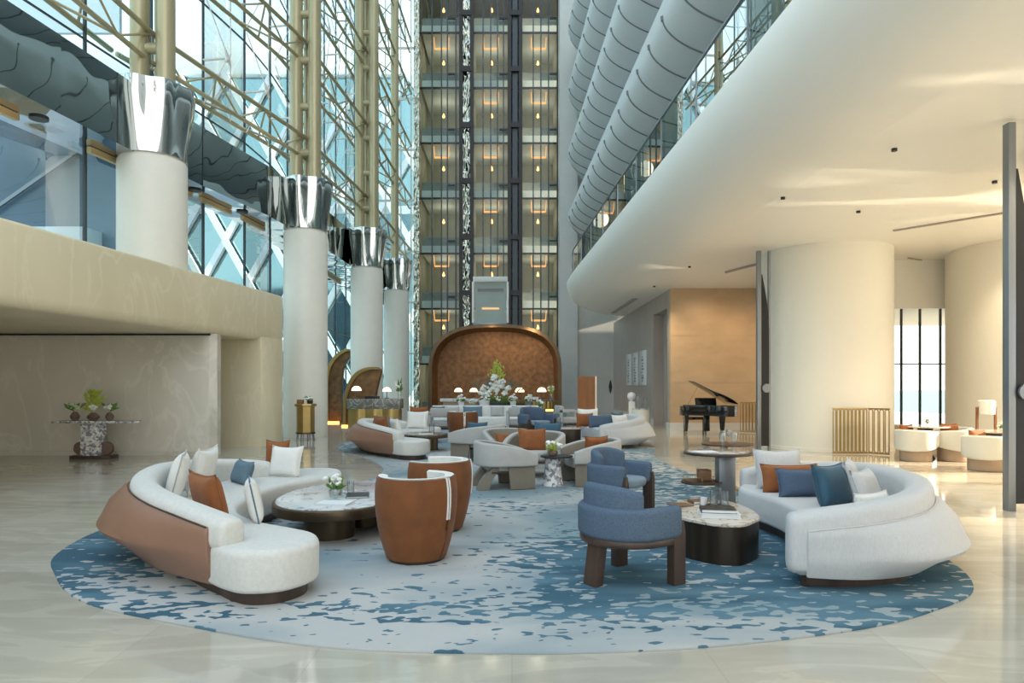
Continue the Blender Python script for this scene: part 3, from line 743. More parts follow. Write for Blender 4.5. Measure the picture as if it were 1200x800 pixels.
# ================================================================== POD SOFAS
def pod_sofa(label, origin, back, seat, top_end, top_mid, flare, f0, f1, side, shell_mat, group, fabric='fabric', bz=.12, peak=.4, ridge=.36, seam=.17, rz=0):
    t = thing('curved_sofa', label, 'sofa', (origin[0], origin[1], G), rz, group)
    O = Vector((origin[0], origin[1], 0))
    bp_ = resample([p-O for p in cat(back, 10)], 44); so_ = [p-O for p in cat(seat, 7, True)]
    obj('plinth', slab(B(), [p for p in shrink(so_, .09)], 0, .105, 0), 'walnut', t)
    obj('seat', slab(B(), so_, .10, .42, .06, 4, .04), fabric, t, smooth=60)
    top = lambda q: top_end+(top_mid-top_end)*min(1, math.sin(PI*min(1,max(0,q)))**.8*1.05)
    obj('backrest', band(B(), bp_, side, lambda q: rrect(-.02, .21, bz, top(q), .085, 5), .06, 5), fabric, t, smooth=60)
    def bump(q):
        if q <= f0 or q >= f1: return 0
        x = (q-f0)/(f1-f0); k = math.log(.5)/math.log((peak-f0)/(f1-f0)); return math.sin(PI*x**k)**1.3
    def shell(q):
        f = bump(q)*flare; zt = top(q)-seam; zr = ridge
        return [(.10, .10), (.17, .10), (.215+f*.35, .10+(zr-.10)*.5), (.225+f*.85, zr-.035), (.225+f*.95, zr), (.225+f*.86, zr+.04), (.235+f*.55, (zr+zt)/2+.03), (.235+f*.16, zt-.03), (.215, zt), (.10, zt)]
    a, b = 1, len(bp_)-1
    obj('back_shell', band(B(), bp_[a:b], side, lambda q: shell(.03+.94*q), .015, 2), shell_mat, t, smooth=50)
    n_ = normals(bp_, side); pts = []
    for i in range(1, len(bp_)-1):
        q = i/(len(bp_)-1); pts.append(bp_[i]+n_[i]*.222+Vector((0,0,top(q)-seam)))
    ob_ = [c for c in t.children if c.name.startswith('back_shell')][0]
    obj('seam_piping', tube(B(), pts, .007, 6), 'walnut' if shell_mat == 'leather' else shell_mat, ob_, smooth=60)
    return t
def shrink(o, d):
    o = list(o)
    if area2(o) < 0: o.reverse()
    N_ = normals(o, 1, True); return [p-n*d for p, n in zip(o, N_)]
lback = [(-2.12,5.32),(-2.45,5.52),(-2.9,5.86),(-3.28,6.3),(-3.58,6.9),(-3.74,7.6),(-3.7,8.3),(-3.5,8.8),(-3.22,8.98)]
lseat = [(-2.33,5.23),(-2.17,5.08),(-1.95,4.96),(-1.68,5.03),(-1.53,5.3),(-1.6,5.6),(-1.85,5.82),(-2.25,6.1),(-2.62,6.55),(-2.82,7.1),(-2.85,7.8),(-2.76,8.4),(-2.52,8.9),(-2.38,9.4),(-2.5,9.85),(-2.85,9.98),(-3.3,9.72),(-3.62,9.2),(-3.82,8.6),(-3.9,7.7),(-3.72,6.9),(-3.33,6.24),(-2.9,5.79),(-2.52,5.40)]
SL = pod_sofa('large cream curved sofa with brown leather back shell at the front left of the rug', (-2.9,7.4), lback, lseat, .61, .77, .27, .02, .88, -1, 'leather', 'curved sofas around the rug', peak=.42, seam=.085, bz=.36)
copy_tree(SL, 'smaller looking cream curved sofa with brown leather back, farther back near the bronze screens', (-2.84,17.15,G), R(-9))
rback = [(2.3,5.6),(2.75,5.52),(3.2,5.68),(3.55,6.15),(3.72,6.8),(3.7,7.45),(3.45,7.98),(3.12,8.24),(2.86,8.3)]
rseat = [(2.28,5.52),(2.42,5.95),(2.68,6.4),(2.78,6.9),(2.77,7.4),(2.68,7.85),(2.72,8.2),(2.9,8.42),(3.2,8.38),(3.55,8.1),(3.84,7.5),(3.88,6.8),(3.7,6.1),(3.3,5.6),(2.8,5.42),(2.42,5.44)]
SR = pod_sofa('large pale grey curved sofa with rounded pod back at the front right of the rug', (3.0,6.9), rback, rseat, .60, .80, .27, .10, .94, 1, 'fabric_r', 'curved sofas around the rug', 'fabric_r', peak=.40, ridge=.29, seam=.15)
copy_tree(SR, 'white curved pod sofa far back on the right edge of the rug', (2.62,18.75,G), R(14))
# cushions, front left sofa
cushion('foremost white square cushion at the left corner of the front left sofa', (-3.52,7.05,.44), -68, 14, .55, .52, .17, 'white_fab', pipe='greyfab')
cushion('white cushion tucked behind the foremost white one on the front left sofa', (-3.52,7.62,.43), -86, 14, .55, .54, .17, 'white_fab')
cushion('rust velvet square cushion at the near end of the front left sofa', (-2.62,6.02,.43), -222, 14, .52, .47, .16, 'rust')
cushion('small cream cushion with dark edging beside the rust cushion', (-2.27,6.12,.42), -248, 12, .42, .40, .13, 'white_fab', pipe='slate')
cushion('slate blue lumbar cushion in the middle of the front left sofa', (-3.35,8.35,.43), -50, 20, .52, .30, .15, 'slate')
cushion('white square cushion at the far end of the front left sofa', (-3.0,8.95,.43), -14, 16, .46, .42, .15, 'white_fab')
cushion('small rust cushion peeking over the white cushion at the far end of the left sofa', (-3.18,9.22,.44), -10, 5, .34, .46, .12, 'rust')
# cushions, far left sofa
cushion('blue cushion leaning at the corner of the farther cream sofa', (-3.35,16.75,.43), -60, 14, .55, .46, .16, 'slate')
cushion('rust cushion on the farther cream sofa, next to the blue one', (-2.98,15.85,.43), -225, 12, .52, .50, .15, 'rust')
cushion('white cushion just right of the rust one on the farther cream sofa', (-2.68,15.98,.43), -235, 12, .42, .44, .14, 'white_fab')
cushion('blue cushion lying at the middle of the farther cream sofa back', (-3.22,18.0,.43), -40, 18, .55, .34, .15, 'slate')
cushion('white square cushion at the far end of the farther cream sofa', (-2.6,18.6,.43), -10, 14, .60, .50, .16, 'white_fab')
cushion('rust cushion peeking over the white cushion at the far end of the farther sofa', (-2.6,18.93,.43), -8, 5, .52, .62, .12, 'rust')
# cushions, front right sofa
cushion('pale grey square cushion at the far arm of the front right sofa', (3.12,7.92,.43), 0, 18, .56, .48, .16, 'fabric_r')
cushion('long rust lumbar cushion between pale and denim cushions on the right sofa', (3.14,7.66,.43), 2, 16, .66, .33, .12, 'rust')
cushion('denim blue lumbar cushion in front of the rust one on the right sofa', (3.17,7.36,.43), 4, 18, .60, .32, .15, 'denim')
cushion('deep teal velvet cushion in the middle of the right sofa', (3.22,6.76,.43), 28, 16, .46, .44, .18, 'teal')
cushion('pale square cushion leaning behind the teal cushion', (3.56,7.0,.43), 60, 16, .5, .46, .16, 'fabric_r')
cushion('pale grey square cushion right of the teal cushion', (3.42,6.42,.43), 44, 20, .46, .44, .16, 'fabric_r')
cushion('small cream fringed lumbar cushion nearest the camera on the right sofa', (3.22,6.02,.42), 28, 14, .46, .28, .13, 'white_fab')
# cushions, far right white sofa
cushion('white square cushion on the far arm of the far white sofa', (2.25,20.1,.43), 6, 14, .62, .52, .16, 'white_fab')
cushion('rust cushion on the far white sofa beside the blue one', (2.1,19.6,.43), 6, 14, .50, .40, .14, 'rust')
cushion('dark blue lumbar cushion on the far white sofa', (2.55,19.3,.43), 12, 16, .80, .36, .15, 'denim')
cushion('navy cushion at the back of the far white sofa', (3.05,19.3,.43), 40, 14, .5, .44, .15, 'teal')
cushion('white cushion nearest the rounded back of the far white sofa', (2.95,18.3,.43), 40, 16, .6, .42, .16, 'white_fab')

# ================================================================== TUB CHAIRS (orange)
def tub_chair(label, loc, rz, group):
    t = thing('tub_chair', label, 'armchair', loc, rz, group)       # opens towards local +X
    def ring(r0, ops, ang0, ang1, z0f, z1f, rf, n=56):
        secs = []
        for i in range(n+1):
            a = R(ang0+(ang1-ang0)*i/n); c, s = math.cos(a), math.sin(a); sec = []
            for dr, q in ops(i/n):
                z = z0f+(z1f-z0f)*q; r = rf(z)+dr; sec.append((r*c, r*s, z))
            secs.append(sec)
        return secs
    rf = lambda z: .27+.115*(1-(1-min(1, z/.62))**2.0)-(.02*max(0,(z-.62)/.16)**2)
    ZS = [i/10 for i in range(11)]
    out = lambda q: [(0,z) for z in ZS]+[(-.03,z) for z in ZS[::-1]]
    inn = lambda q: [(-.028,z) for z in ZS]+[(-.012,1.012),(-.045,1.02),(-.085,1.0)]+[(-.095,z) for z in ZS[::-1]]
    g = 52
    # back piece and two arm pieces, the leather skin open at the mouth
    bm = B(); loft(bm, ring(0, out, g, 200, .03, .775, rf)); obj('leather_shell', bm, 'orange', t, smooth=50)
    bm = B(); loft(bm, ring(0, out, 206, 360-g, .03, .775, rf)); obj('leather_shell', bm, 'orange', t, smooth=50)
    bm = B(); loft(bm, ring(0, inn, g-3, 199, .36, .78, rf)); obj('lining', bm, 'white_fab', t, smooth=50)
    bm = B(); loft(bm, ring(0, inn, 207, 363-g, .36, .78, rf)); obj('lining', bm, 'white_fab', t, smooth=50)
    for a_ in (200.6, 205.4): obj('slit_piping', tube(B(), [((rf(z)+.004)*math.cos(R(a_)), (rf(z)+.004)*math.sin(R(a_)), z) for z in [.40+.38*k/10 for k in range(11)]], .009, 6), 'white_fab', t)
    bm = B(); lathe(bm, [(.255,0),(.262,.03),(.255,.03)], n=40); obj('foot_ring', bm, 'walnut', t)
    bm = B(); lathe(bm, [(.27,.03),(.33,.2),(.345,.3),(.30,.31)], n=40); obj('seat_base', bm, 'orange', t)
    bm = B(); lathe(bm, [(.30,.30),(.32,.34),(.31,.42),(.26,.46),(0,.465)], n=40); obj('seat_cushion', bm, 'white_fab', t, smooth=70)
    return t
TC = tub_chair('burnt orange leather tub chair nearest the camera, with white lining', (-.90,6.42,G), R(125), 'orange tub chairs')
copy_tree(TC, 'burnt orange tub chair half hidden behind the nearest orange one, lining showing', (-.84,7.72,G), R(165))
copy_tree(TC, 'orange tub chair far back in front of the white sofa below the arch', (-1.47,20.3,G), R(80), scale=(1.35,1.2,1.05))

# ================================================================== BLUE CHAIRS
def barrel_chair(label, loc, rz, group, fab='bluefab', seatm='bluelight'):
    t = thing('barrel_chair', label, 'armchair', loc, rz, group)    # faces local +X
    plan = cat([(.22,-.33),(.06,-.345),(-.14,-.32),(-.29,-.20),(-.35,0),(-.29,.20),(-.14,.32),(.06,.345),(.22,.33)], 6)
    pp = resample(plan, 44)
    obj('arm_band', band(B(), pp, 1, lambda q: rrect(-.06, .045, .38, .645-.0*q, .045, 5), .045, 5), fab, t, smooth=70)
    hb = resample(cat([(-.13,-.27),(-.255,-.17),(-.30,0),(-.255,.17),(-.13,.27)], 6), 24)
    obj('high_back', band(B(), hb, 1, lambda q: rrect(-.06, .04, .46, .82-.05*(2*abs(q-.5))**3, .045, 5), .045, 5), fab, t, smooth=70)
    obj('frame_rail', band(B(), pp, 1, lambda q: rrect(-.045, .03, .33, .39, .01, 2), 0), 'walnut', t)
    obj('seat', slab(B(), [(x*1.02, y*.9) for x, y in circ(-.02,0,.31,.33,32,3.2)], .36, .47, .04), seatm, t, smooth=70)
    for s in (-1, 1):
        bm = B(); loft(bm, [[(x, s*y, z) for x, y in ((.16,.305),(.29,.305),(.29,.385),(.16,.385))] for z in (0, .42)]+[[(x, s*y, z) for x, y in ((.17,.315),(.28,.315),(.28,.375),(.17,.375))] for z in (.52,)])
        obj('leg', bm, 'walnut', t, smooth=0)
    bm = B(); loft(bm, [[(x-.05*(1-z/.36), y, z) for x, y in ((-.36,-.075),(-.27,-.065),(-.27,.065),(-.36,.075))] for z in (0,.18,.36)])
    obj('leg', bm, 'walnut', t, smooth=0)
    return t
BC = barrel_chair('blue tweed barrel chair nearest the camera beside the dark marble topped table', (.97,5.76,G), R(33), 'blue barrel chairs')
copy_tree(BC, 'blue barrel chair behind the nearest one, its light blue seat showing', (1.36,8.6,G), R(-38))
copy_tree(BC, 'small looking blue barrel chair far back beside the open grey armchair', (.72,20.6,G), R(-60), scale=(1.35,1.35,1.15))

# ================================================================== TAUPE ARMCHAIRS
def sled_chair(label, loc, rz, group):
    t = thing('wrap_armchair', label, 'armchair', loc, rz, group)   # faces local +X
    P_ = resample(cat([(.40,-.37),(.12,-.40),(-.18,-.385),(-.36,-.26),(-.42,0),(-.36,.26),(-.18,.385),(.12,.40),(.40,.37)], 8), 60)
    def up(q):
        x = abs(q-.5)*2; return .57+.17*(1-x**2.2)
    def lo(q):
        x = abs(q-.5)*2
        return .0 if x > .62 else .36
    def shell(q):
        return rrect(.0, .045, lo(q), up(q)-.015, .018, 3)
    obj('outer_shell', band(B(), P_, 1, shell, 0), 'taupefab', t, smooth=50)
    obj('lining', band(B(), P_, 1, lambda q: rrect(-.07, .012, .36, up(q), .035, 4), .03, 4), 'greyfab', t, smooth=60)
    obj('seat', slab(B(), circ(.03,0,.36,.34,32,4), .28, .45, .04), 'greyfab', t, smooth=60)
    for s in (-1, 1):
        bm = B(); secs = []
        for i in range(7):
            q = i/6; x = -.18-.22*math.sin(PI/2*(1-q)); z = .37*q
            secs.append([(x-.06-.05*(1-q), s*.20, z), (x+.08, s*.20, z), (x+.08, s*.33, z), (x-.06-.05*(1-q), s*.33, z)])
        loft(bm, secs); obj('leg', bm, 'taupefab', t, smooth=60)
    obj('seat_frame', bxo(-.3, .36, -.33, .33, .24, .29, .01), 'walnut', t)
    return t
TA = sled_chair('taupe armchair in the middle of the rug showing its solid side panel', (-.12,10.9,G), R(15), 'taupe wraparound armchairs')
copy_tree(TA, 'taupe armchair with a teal cushion, left of the middle group', (-.72,14.7,G), R(150), scale=(1.15,1.05,1.05))
copy_tree(TA, 'taupe armchair right of the speckled side table, rust cushion inside', (1.30,11.3,G), R(195))
copy_tree(TA, 'taupe armchair with a large rust cushion behind the speckled side table', (.42,12.25,G), R(250), scale=(1.1,1.1,1.05))
copy_tree(TA, 'taupe armchair at the centre behind the middle one, a small rust cushion inside', (-.06,13.6,G), R(285), scale=(1.05,1.1,1))
cushion('teal cushion in the taupe armchair left of the middle group', (-.78,14.75,.46), -30, 10, .52, .38, .15, 'teal', group=None)
cushion('small rust cushion in the taupe armchair right of the speckled table', (1.38,11.35,.46), 200, 10, .42, .34, .13, 'rust')
cushion('large rust cushion upright in the armchair behind the speckled table', (.36,12.05,.46), 5, 12, .50, .42, .15, 'rust')
cushion('small rust cushion in the central taupe armchair', (-.1,13.3,.46), 20, 30, .42, .26, .12, 'rust')
cushion('blue cushion above the large rust cushion, farther back in the same group', (.70,14.1,.46), -25, 18, .62, .42, .15, 'teal')

# open framed grey armchairs far back
def frame_chair(label, loc, rz, group, sc_=(1,1,1)):
    t = thing('frame_armchair', label, 'armchair', loc, rz, group); t.scale = sc_
    for s in (-1, 1):
        x = s*.40
        bm = B(); box(bm, x-.04, x+.04, -.38, -.30, 0, .66, .01); box(bm, x-.04, x+.04, .30, .38, 0, .66, .01); box(bm, x-.04, x+.04, -.38, .38, .58, .66, .01); box(bm, x-.04, x+.04, -.3, .3, 0, .06, .01)
        obj('arm_frame', bm, 'greyfab', t)
    obj('backrest', bxo(-.38, .38, .24, .36, .52, .78, .04), 'greyfab', t); obj('seat', bxo(-.37, .37, -.36, .28, .26, .42, .05), 'greyfab', t)
    obj('seat_rail', bxo(-.37, .37, -.34, .3, .2, .26, .01), 'walnut', t); return t
FC = frame_chair('grey open framed armchair left below the arch, by the round brass table', (-2.1,21.6,G), R(180), 'grey open framed armchairs', (1.2,1.1,1.15))
copy_tree(FC, 'grey open framed armchair below the arch, left of the far blue chair', (.35,22.2,G), R(178))
copy_tree(FC, 'grey open framed armchair at the far right, below the fluted brass counter', (1.95,23.6,G), R(100))

# ================================================================== TABLES
t = thing('coffee_table', 'oval marble topped coffee table with bronze rim between the left sofa and orange chairs', 'table', (-1.92,7.72,G))
oo = circ(0,0,.70,.98,56,2.2)
obj('rim', slab(B(), oo, .27, .375, .012), 'bronze', t); obj('marble_top', slab(B(), circ(0,0,.665,.945,56,2.2), .374, .385, .004), 'tmarble', t)
obj('drum_base', lathe(B(), [(.27,0),(.27,.28)], -.05, -.35, n=40), 'bronze', t); obj('drum_base', lathe(B(), [(.24,0),(.24,.28)], .2, .3, n=40), 'bronze', t)
t = thing('coffee_table', 'round brass coffee table in front of the farther cream sofa', 'table', (-2.12,16.9,G))
obj('top', slab(B(), circ(0,0,.56,.62,48), .32, .40, .015), 'bronze', t); obj('marble_top', slab(B(), circ(0,0,.52,.58,48), .399, .41, .004), 'dmarble', t)
obj('drum_base', lathe(B(), [(.2,0),(.2,.33)], -.06, 0, n=32), 'brass', t); obj('drum_base', lathe(B(), [(.16,0),(.16,.33)], .12, .1, n=32), 'bronze', t)
dt = [(1.68,7.15),(1.56,6.75),(1.62,6.42),(1.85,6.15),(2.08,6.12),(2.36,6.45),(2.42,6.85),(2.38,7.3),(2.1,7.52),(1.88,7.48)]
t = thing('drum_table', 'dark bronze drum table with cream marble top between blue chairs and right sofa', 'table', (2.0,6.8,G))
def rel(l, cx, cy): return [(a-cx, b-cy) for a, b in l]
od = []
for i in range(len(dt)):
    a, b, c = [Vector((*dt[(i+k) % len(dt)], 0)) for k in (-1,0,1)]; p, q = b.lerp(a,.3), b.lerp(c,.3)
    for k in range(5): u = k/4; od.append(((p*(1-u)**2+b*2*u*(1-u)+q*u*u).x-2.0, (p*(1-u)**2+b*2*u*(1-u)+q*u*u).y-6.8))
obj('drum', slab(B(), shrink([Vector((x,y,0)) for x, y in od], .01), 0, .345, 0), 'brownmetal', t); obj('marble_top', slab(B(), od, .345, .375, .006), 'tmarble2', t)
t = thing('box_table', 'dark bronze box table far back left of the white sofa', 'table', (1.45,19.1,G))
obj('body', slab(B(), circ(0,0,.46,.42,32,5), 0, .40, .01), 'brownmetal', t); obj('marble_top', slab(B(), circ(0,0,.47,.43,32,5), .40, .42, .004), 'tmarble2', t)
t = thing('side_table', 'round two tier walnut side table holding wine glasses beside the right sofa', 'table', (2.72,9.0,G))
obj('top', slab(B(), circ(0,0,.45,.40,40), .71, .745, .01), 'walnut', t); obj('column', bxo(-.02,.2,-.1,.1,0,.71,.01), 'steel', t)
obj('shelf', slab(B(), circ(-.22,0,.27,.24,32), .33, .36, .008), 'walnut', t); obj('base', slab(B(), circ(.08,0,.2,.2,28), 0, .02, .004), 'steel', t)
obj('marble_inset', slab(B(), circ(0,0,.40,.35,40), .745, .75, .002), 'tmarble', t)
t = thing('side_table', 'low round side table with a metal stand just behind the two tier one', 'table', (3.35,10.6,G))
obj('top', slab(B(), circ(0,0,.40,.36,36), .69, .715, .006), 'walnut', t); obj('pole', lathe(B(), [(.03,.02),(.03,.69)]), 'brass', t); obj('base', lathe(B(), [(.2,0),(.2,.02)], n=28), 'brass', t)
t = thing('pedestal_table', 'grey speckled stone side table with white flowers in the middle of the rug', 'table', (.66,11.0,G))
obj('stone_base', lathe(B(), [(.18,0),(.16,.05),(.13,.3),(.13,.46)], n=28, sy=.8), 'terr', t); obj('top', slab(B(), circ(.06,0,.26,.24,32), .46, .485, .006), 'dark', t)

# ---- table objects
def flowers(label, loc, s=1.0, vase='clear', n=9, green=True, tall=False, vh=.12, vr=.05, seed=1, leafm='leaf', name='flower_vase', petalm='petal'):
    rnd = random.Random(seed)
    t = thing(name, label, 'flowers', loc); t.scale = (s,s,s)
    obj('vase', lathe(B(), [(vr*.8,0),(vr,vh*.4),(vr*1.02,vh*.8),(vr*.9,vh),(vr*.8,vh),(vr*.8,vh*.3)], n=20), vase, t)
    bm = B()
    for i in range(n):
        a = rnd.random()*2*PI; r = rnd.random()**.5*vr*1.7; z = vh+.03+rnd.random()*.07*(2 if tall else 1)
        c = Vector((r*math.cos(a), r*math.sin(a), z))
        for k in range(5): blob_ball(bm, c+Vector((rnd.uniform(-1,1), rnd.uniform(-1,1), rnd.uniform(-.6,.8)))*.016, .017, 1)
    obj('blossoms', bm, petalm, t, smooth=80)
    bm = B()
    for i in range(14):
        a = rnd.random()*2*PI; r = vr*(1.2+rnd.random()*.9); z = vh*.8+rnd.random()*(.2 if tall else .09)
        leaf_bm(bm, (vr*.3*math.cos(a), vr*.3*math.sin(a), vh*.8), (r*math.cos(a), r*math.sin(a), z+.03), .016)
    obj('leaves', bm, leafm, t, smooth=0)
    return t
def book(label, loc, rz, w, d, h, cover, group=None):
    t = thing('book', label, 'book', loc, R(rz), group)
    bm = B(); box(bm, -w/2, w/2, -d/2, d/2, 0, .004); box(bm, -w/2, w/2, -d/2, d/2, h-.004, h); box(bm, -w/2-.003, -w/2+.002, -d/2, d/2, 0, h)
    obj('cover', bm, cover, t, smooth=0); obj('pages', bxo(-w/2+.003, w/2-.006, -d/2+.005, d/2-.005, .004, h-.004), 'paper', t, smooth=0)
    return t
def tumbler(label, loc, r=.035, h=.1, group=None, m='clear', name='tumbler', cat_='glass'):
    o = obj(name, lathe(B(), [(r*.85,0),(r,.01),(r,h),(r-.004,h),(r-.004,.012),(0,.01)], n=20), m); o.location = loc
    return tag(o, label, cat_, group)
def wineglass(label, loc, s, group):
    t = thing('wine_glass', label, 'glass', loc, 0, group); t.scale = (s,s,s)
    obj('bowl', lathe(B(), [(.004,.09),(.03,.11),(.038,.15),(.034,.19),(.031,.19),(.035,.15),(.027,.113),(0,.095)], n=20), 'clear', t)
    obj('stem', lathe(B(), [(.032,0),(.03,.004),(.004,.012),(.004,.092)], n=16), 'clear', t); return t
flowers('white and green flowers in a small vase on the oval marble coffee table', (-1.95,7.55,.40), 1.35, 'clear', 9, vh=.07, vr=.055, seed=3)
tumbler('clear water glass beside the flowers on the oval coffee table', (-1.83,7.75,.402), .04, .15)
book('dark thin book on the oval marble coffee table behind the flowers', (-1.72,7.62,.402), 10, .24, .30, .02, 'bookb')
book('white thin book near the front edge of the oval coffee table', (-1.85,7.12,.402), -8, .34, .24, .018, 'paper')
book('thick white book on the dark drum table under the black one', (1.98,6.52,.392), -8, .36, .26, .04, 'paper')
book('black book on top of the white book on the dark drum table', (1.97,6.53,.433), -10, .32, .22, .035, 'bookb')
book('tan flat notebook at the left side of the drum table', (1.75,7.1,.392), 20, .2, .2, .01, 'woodlt')
book('brown book at the back edge of the drum table', (2.0,7.25,.392), 10, .22, .16, .03, 'woodlt')
t = thing('glass_tray', 'dark round tray under the clear glasses on the drum table', 'tray', (2.12,7.02,.392)); obj('disc', lathe(B(), [(.12,0),(.13,.012),(.12,.012),(.11,.006),(0,.006)], n=32), 'dark', t)
for i, (x, y, h, l) in enumerate(((2.07,7.0,.15,'clear tall glass on the tray, left one'), (2.17,6.98,.15,'clear tall glass on the tray, right one'), (2.13,7.09,.17,'clear tall glass on the tray, rear one'), )): tumbler(l, (x,y,.406), .042, h, 'glasses on the drum table tray')
tumbler('small white candle cup beside the glasses on the drum table', (2.0,7.12,.392), .035, .08, None, 'pot', 'candle_cup', 'candle')
wineglass('left wine glass on the two tier side table', (2.76,8.95,.768), 1.3, 'wine glasses on the side table'); wineglass('right wine glass on the two tier side table', (2.93,9.0,.768), 1.3, 'wine glasses on the side table')
wineglass('wine glass on the low table behind the right sofa arm, nearer one', (3.25,10.5,.732), 1.1, 'wine glasses on the rear side table'); wineglass('wine glass on the low table behind the right sofa arm, farther one', (3.38,10.65,.732), 1.1, 'wine glasses on the rear side table')
book('white magazine lying open on the two tier side table', (2.52,8.9,.768), 8, .28, .22, .006, 'paper')
t = thing('serving_tray', 'brass railed tray on the lower shelf of the two tier table', 'tray', (2.46,9.0,.377)); obj('tray_base', slab(B(), circ(0,0,.2,.17,24,4), 0, .01), 'walnut', t)
obj('rail', tube(B(), [(x,y,.06) for x, y in circ(0,0,.2,.17,24,4)]+[(.2,0,.06)], .004, 6), 'brass', t)
for a in range(4): x, y = circ(0,0,.2,.17,4,4)[a]; obj('post', tube(B(), [(x,y,0),(x,y,.06)], .004, 6), 'brass', t)
tag(obj('wooden_box', bxo(-.08,.08,-.07,.07,0,.14,.006), 'woodlt'), 'small brown wooden box on the tray of the two tier table', 'box'); bpy.data.objects['wooden_box'].location = (2.53,9.0,.388)
book('white book under a thin black one on the round brass coffee table', (-2.1,16.7,.427), 5, .34, .26, .03, 'paper'); book('thin black book lying on the white book on the round brass table', (-2.08,16.7,.458), 0, .28, .22, .02, 'bookb')
tumbler('clear glass hurricane on the round brass coffee table', (-2.0,17.0,.427), .07, .24, None, 'clear', 'glass_hurricane', 'vase')
flowers('white flowers with green leaves on the grey speckled side table', (.66,11.0,.502), 1.5, 'clay', 10, vh=.05, vr=.05, seed=5, leafm='leaflt')
book('black book on the far dark box table', (1.5,18.95,.437), 4, .34, .26, .03, 'bookb'); tumbler('clear hurricane glass on the far dark box table', (1.3,19.1,.437), .06, .28, None, 'clear', 'glass_hurricane', 'vase')

# ================================================================== BRONZE ARCH AND COUNTERS BELOW IT
t = thing('arch_niche', 'large bronze lined arch niche standing before the lift tower', 'niche', (-.82,33,0))
def arch_pts(w, h, n=40, e=2.7, zs=2.2):
    out = [(-w,0)]
    for i in range(n+1):
        a = PI*(1-i/n); c, s = math.cos(a), math.sin(a)
        out.append((w*math.copysign(abs(c)**(2/e), c), zs+(h-zs)*abs(s)**(2/e)))
    out.append((w,0)); return out
A0, A1 = arch_pts(3.22,4.56), arch_pts(3.05,4.40); A2 = arch_pts(2.92,4.28)
bm = B(); loft(bm, [[(x,y,z) for x, z in A] for A, y in ((A1,.06),(A1,-.02),(A0,-.02),(A0,.25))], cap=False, closed=False); obj('rim', bm, 'bronze', t, smooth=50)
bm = B(); loft(bm, [[(x,y,z) for x, z in A] for A, y in ((A1,.05),(A2,1.3))], cap=False, closed=False)
bm.faces.new([bm.verts.new((x,1.3,z)) for x, z in A2]); obj('lining', bm, 'patina', t, smooth=0)
bm = B(); loft(bm, [[(x,y,z) for x, z in A] for A, y in ((A0,.1),(arch_pts(3.0,4.36),1.5))], cap=False, closed=False)
bm.faces.new([bm.verts.new((x,1.5,z)) for x, z in arch_pts(3.0,4.36)]); obj('outer_shell', bm, 'bronze', t, smooth=0)
def fin_screen(label, loc, out, depth, rz=0):
    t = thing('curved_screen', label, 'screen', loc, R(rz))
    o_ = cat(out, 6, True); bm = B(); loft(bm, [[(p.x, y, p.y) for p in o_] for y in (.06, depth)]); obj('panel', bm, 'patina', t, smooth=40)
    n = len(out)//2
    ed = cat(out[:n+1], 6); bm = B(); loft(bm, [[(p.x+dx, y, p.y+dz) for p in ed] for dx, y, dz in ((0,depth,.0),(-.07,depth,.05),(-.07,-.02,.05),(.05,-.02,-.04),(.05,.06,-.04))], cap=False, closed=False); obj('rim', bm, 'brass', t, smooth=40)
    return t
fin_screen('taller hooked bronze screen standing between two white columns', (-7.42,29.3,0), [(-.50,.02),(-.52,1.6),(-.42,2.35),(-.1,2.85),(.3,3.1),(.62,3.08),(.36,2.8),(.12,2.3),(.04,1.4),(.04,.02)], .5)
fin_screen('smaller curved bronze screen behind the reception desk', (-6.05,26.9,0), [(-.55,.02),(-.52,1.0),(-.34,1.65),(-.05,2.05),(.35,2.25),(.78,2.28),(.85,2.1),(.72,1.6),(.62,1.0),(.55,.02)], .45)
tag(obj('floor_light_strip', bxo(-7.9,-7.36,28.95,29.1,.0,.06), 'glow'), 'amber light strip at the foot of the taller bronze screen', 'light')
tag(obj('floor_light_strip', bxo(-6.62,-6.4,26.5,26.6,.0,.06), 'glow'), 'amber light strip at the foot of the smaller bronze screen', 'light')
# reception desk, left
t = thing('reception_desk', 'brass reception desk with dark striped marble top at the left', 'desk', (-5.2,26.0,0))
bm = B(); loft(bm, [[(x,y,z) for z in (0,.78)] for x, y in ()]) if False else None
fl = []
for i in range(41):
    u = i/40; fl.append((-.95+1.9*u, -.35-.06*abs(math.sin(PI*3*u))))
fl += [(.95,.35),(-.95,.35)]
obj('body', slab(B(), fl, 0, .72, 0), 'brass', t, smooth=40); obj('marble_top', bxo(-1.0,1.0,-.42,.42,.72,1.1,.01), 'dmarble', t)
def lamp(label, loc, s, group):
    t = thing('table_lamp', label, 'lamp', loc, 0, group); t.scale = (s,s,s)
    obj('base', lathe(B(), [(.07,0),(.07,.015),(.012,.03),(.012,.2)], n=20), 'bronze', t)
    obj('lamp_shade', lathe(B(), [(.125,.2),(.12,.24),(.09,.29),(.05,.315),(0,.32)], n=24), 'shade', t, smooth=70); return t
LP_ = 'dome table lamps on the far counters'
lamp('dome lamp at the left end of the reception desk', (-5.9,25.9,1.1), 1.5, LP_); lamp('dome lamp right of centre on the reception desk', (-4.75,25.9,1.1), 1.35, LP_)
flowers('small green and white bouquet at the right end of the reception desk', (-4.3,26.1,1.1), 2.5, 'clear', 8, tall=True, vh=.12, vr=.03, seed=9)
tag(obj('desk_screen', bxo(-.28,.28,-.02,.02,0,.1,.005), 'dark'), 'low dark screen on the reception desk between the lamps', 'screen'); bpy.data.objects['desk_screen'].location = (-5.3,25.9,1.1)
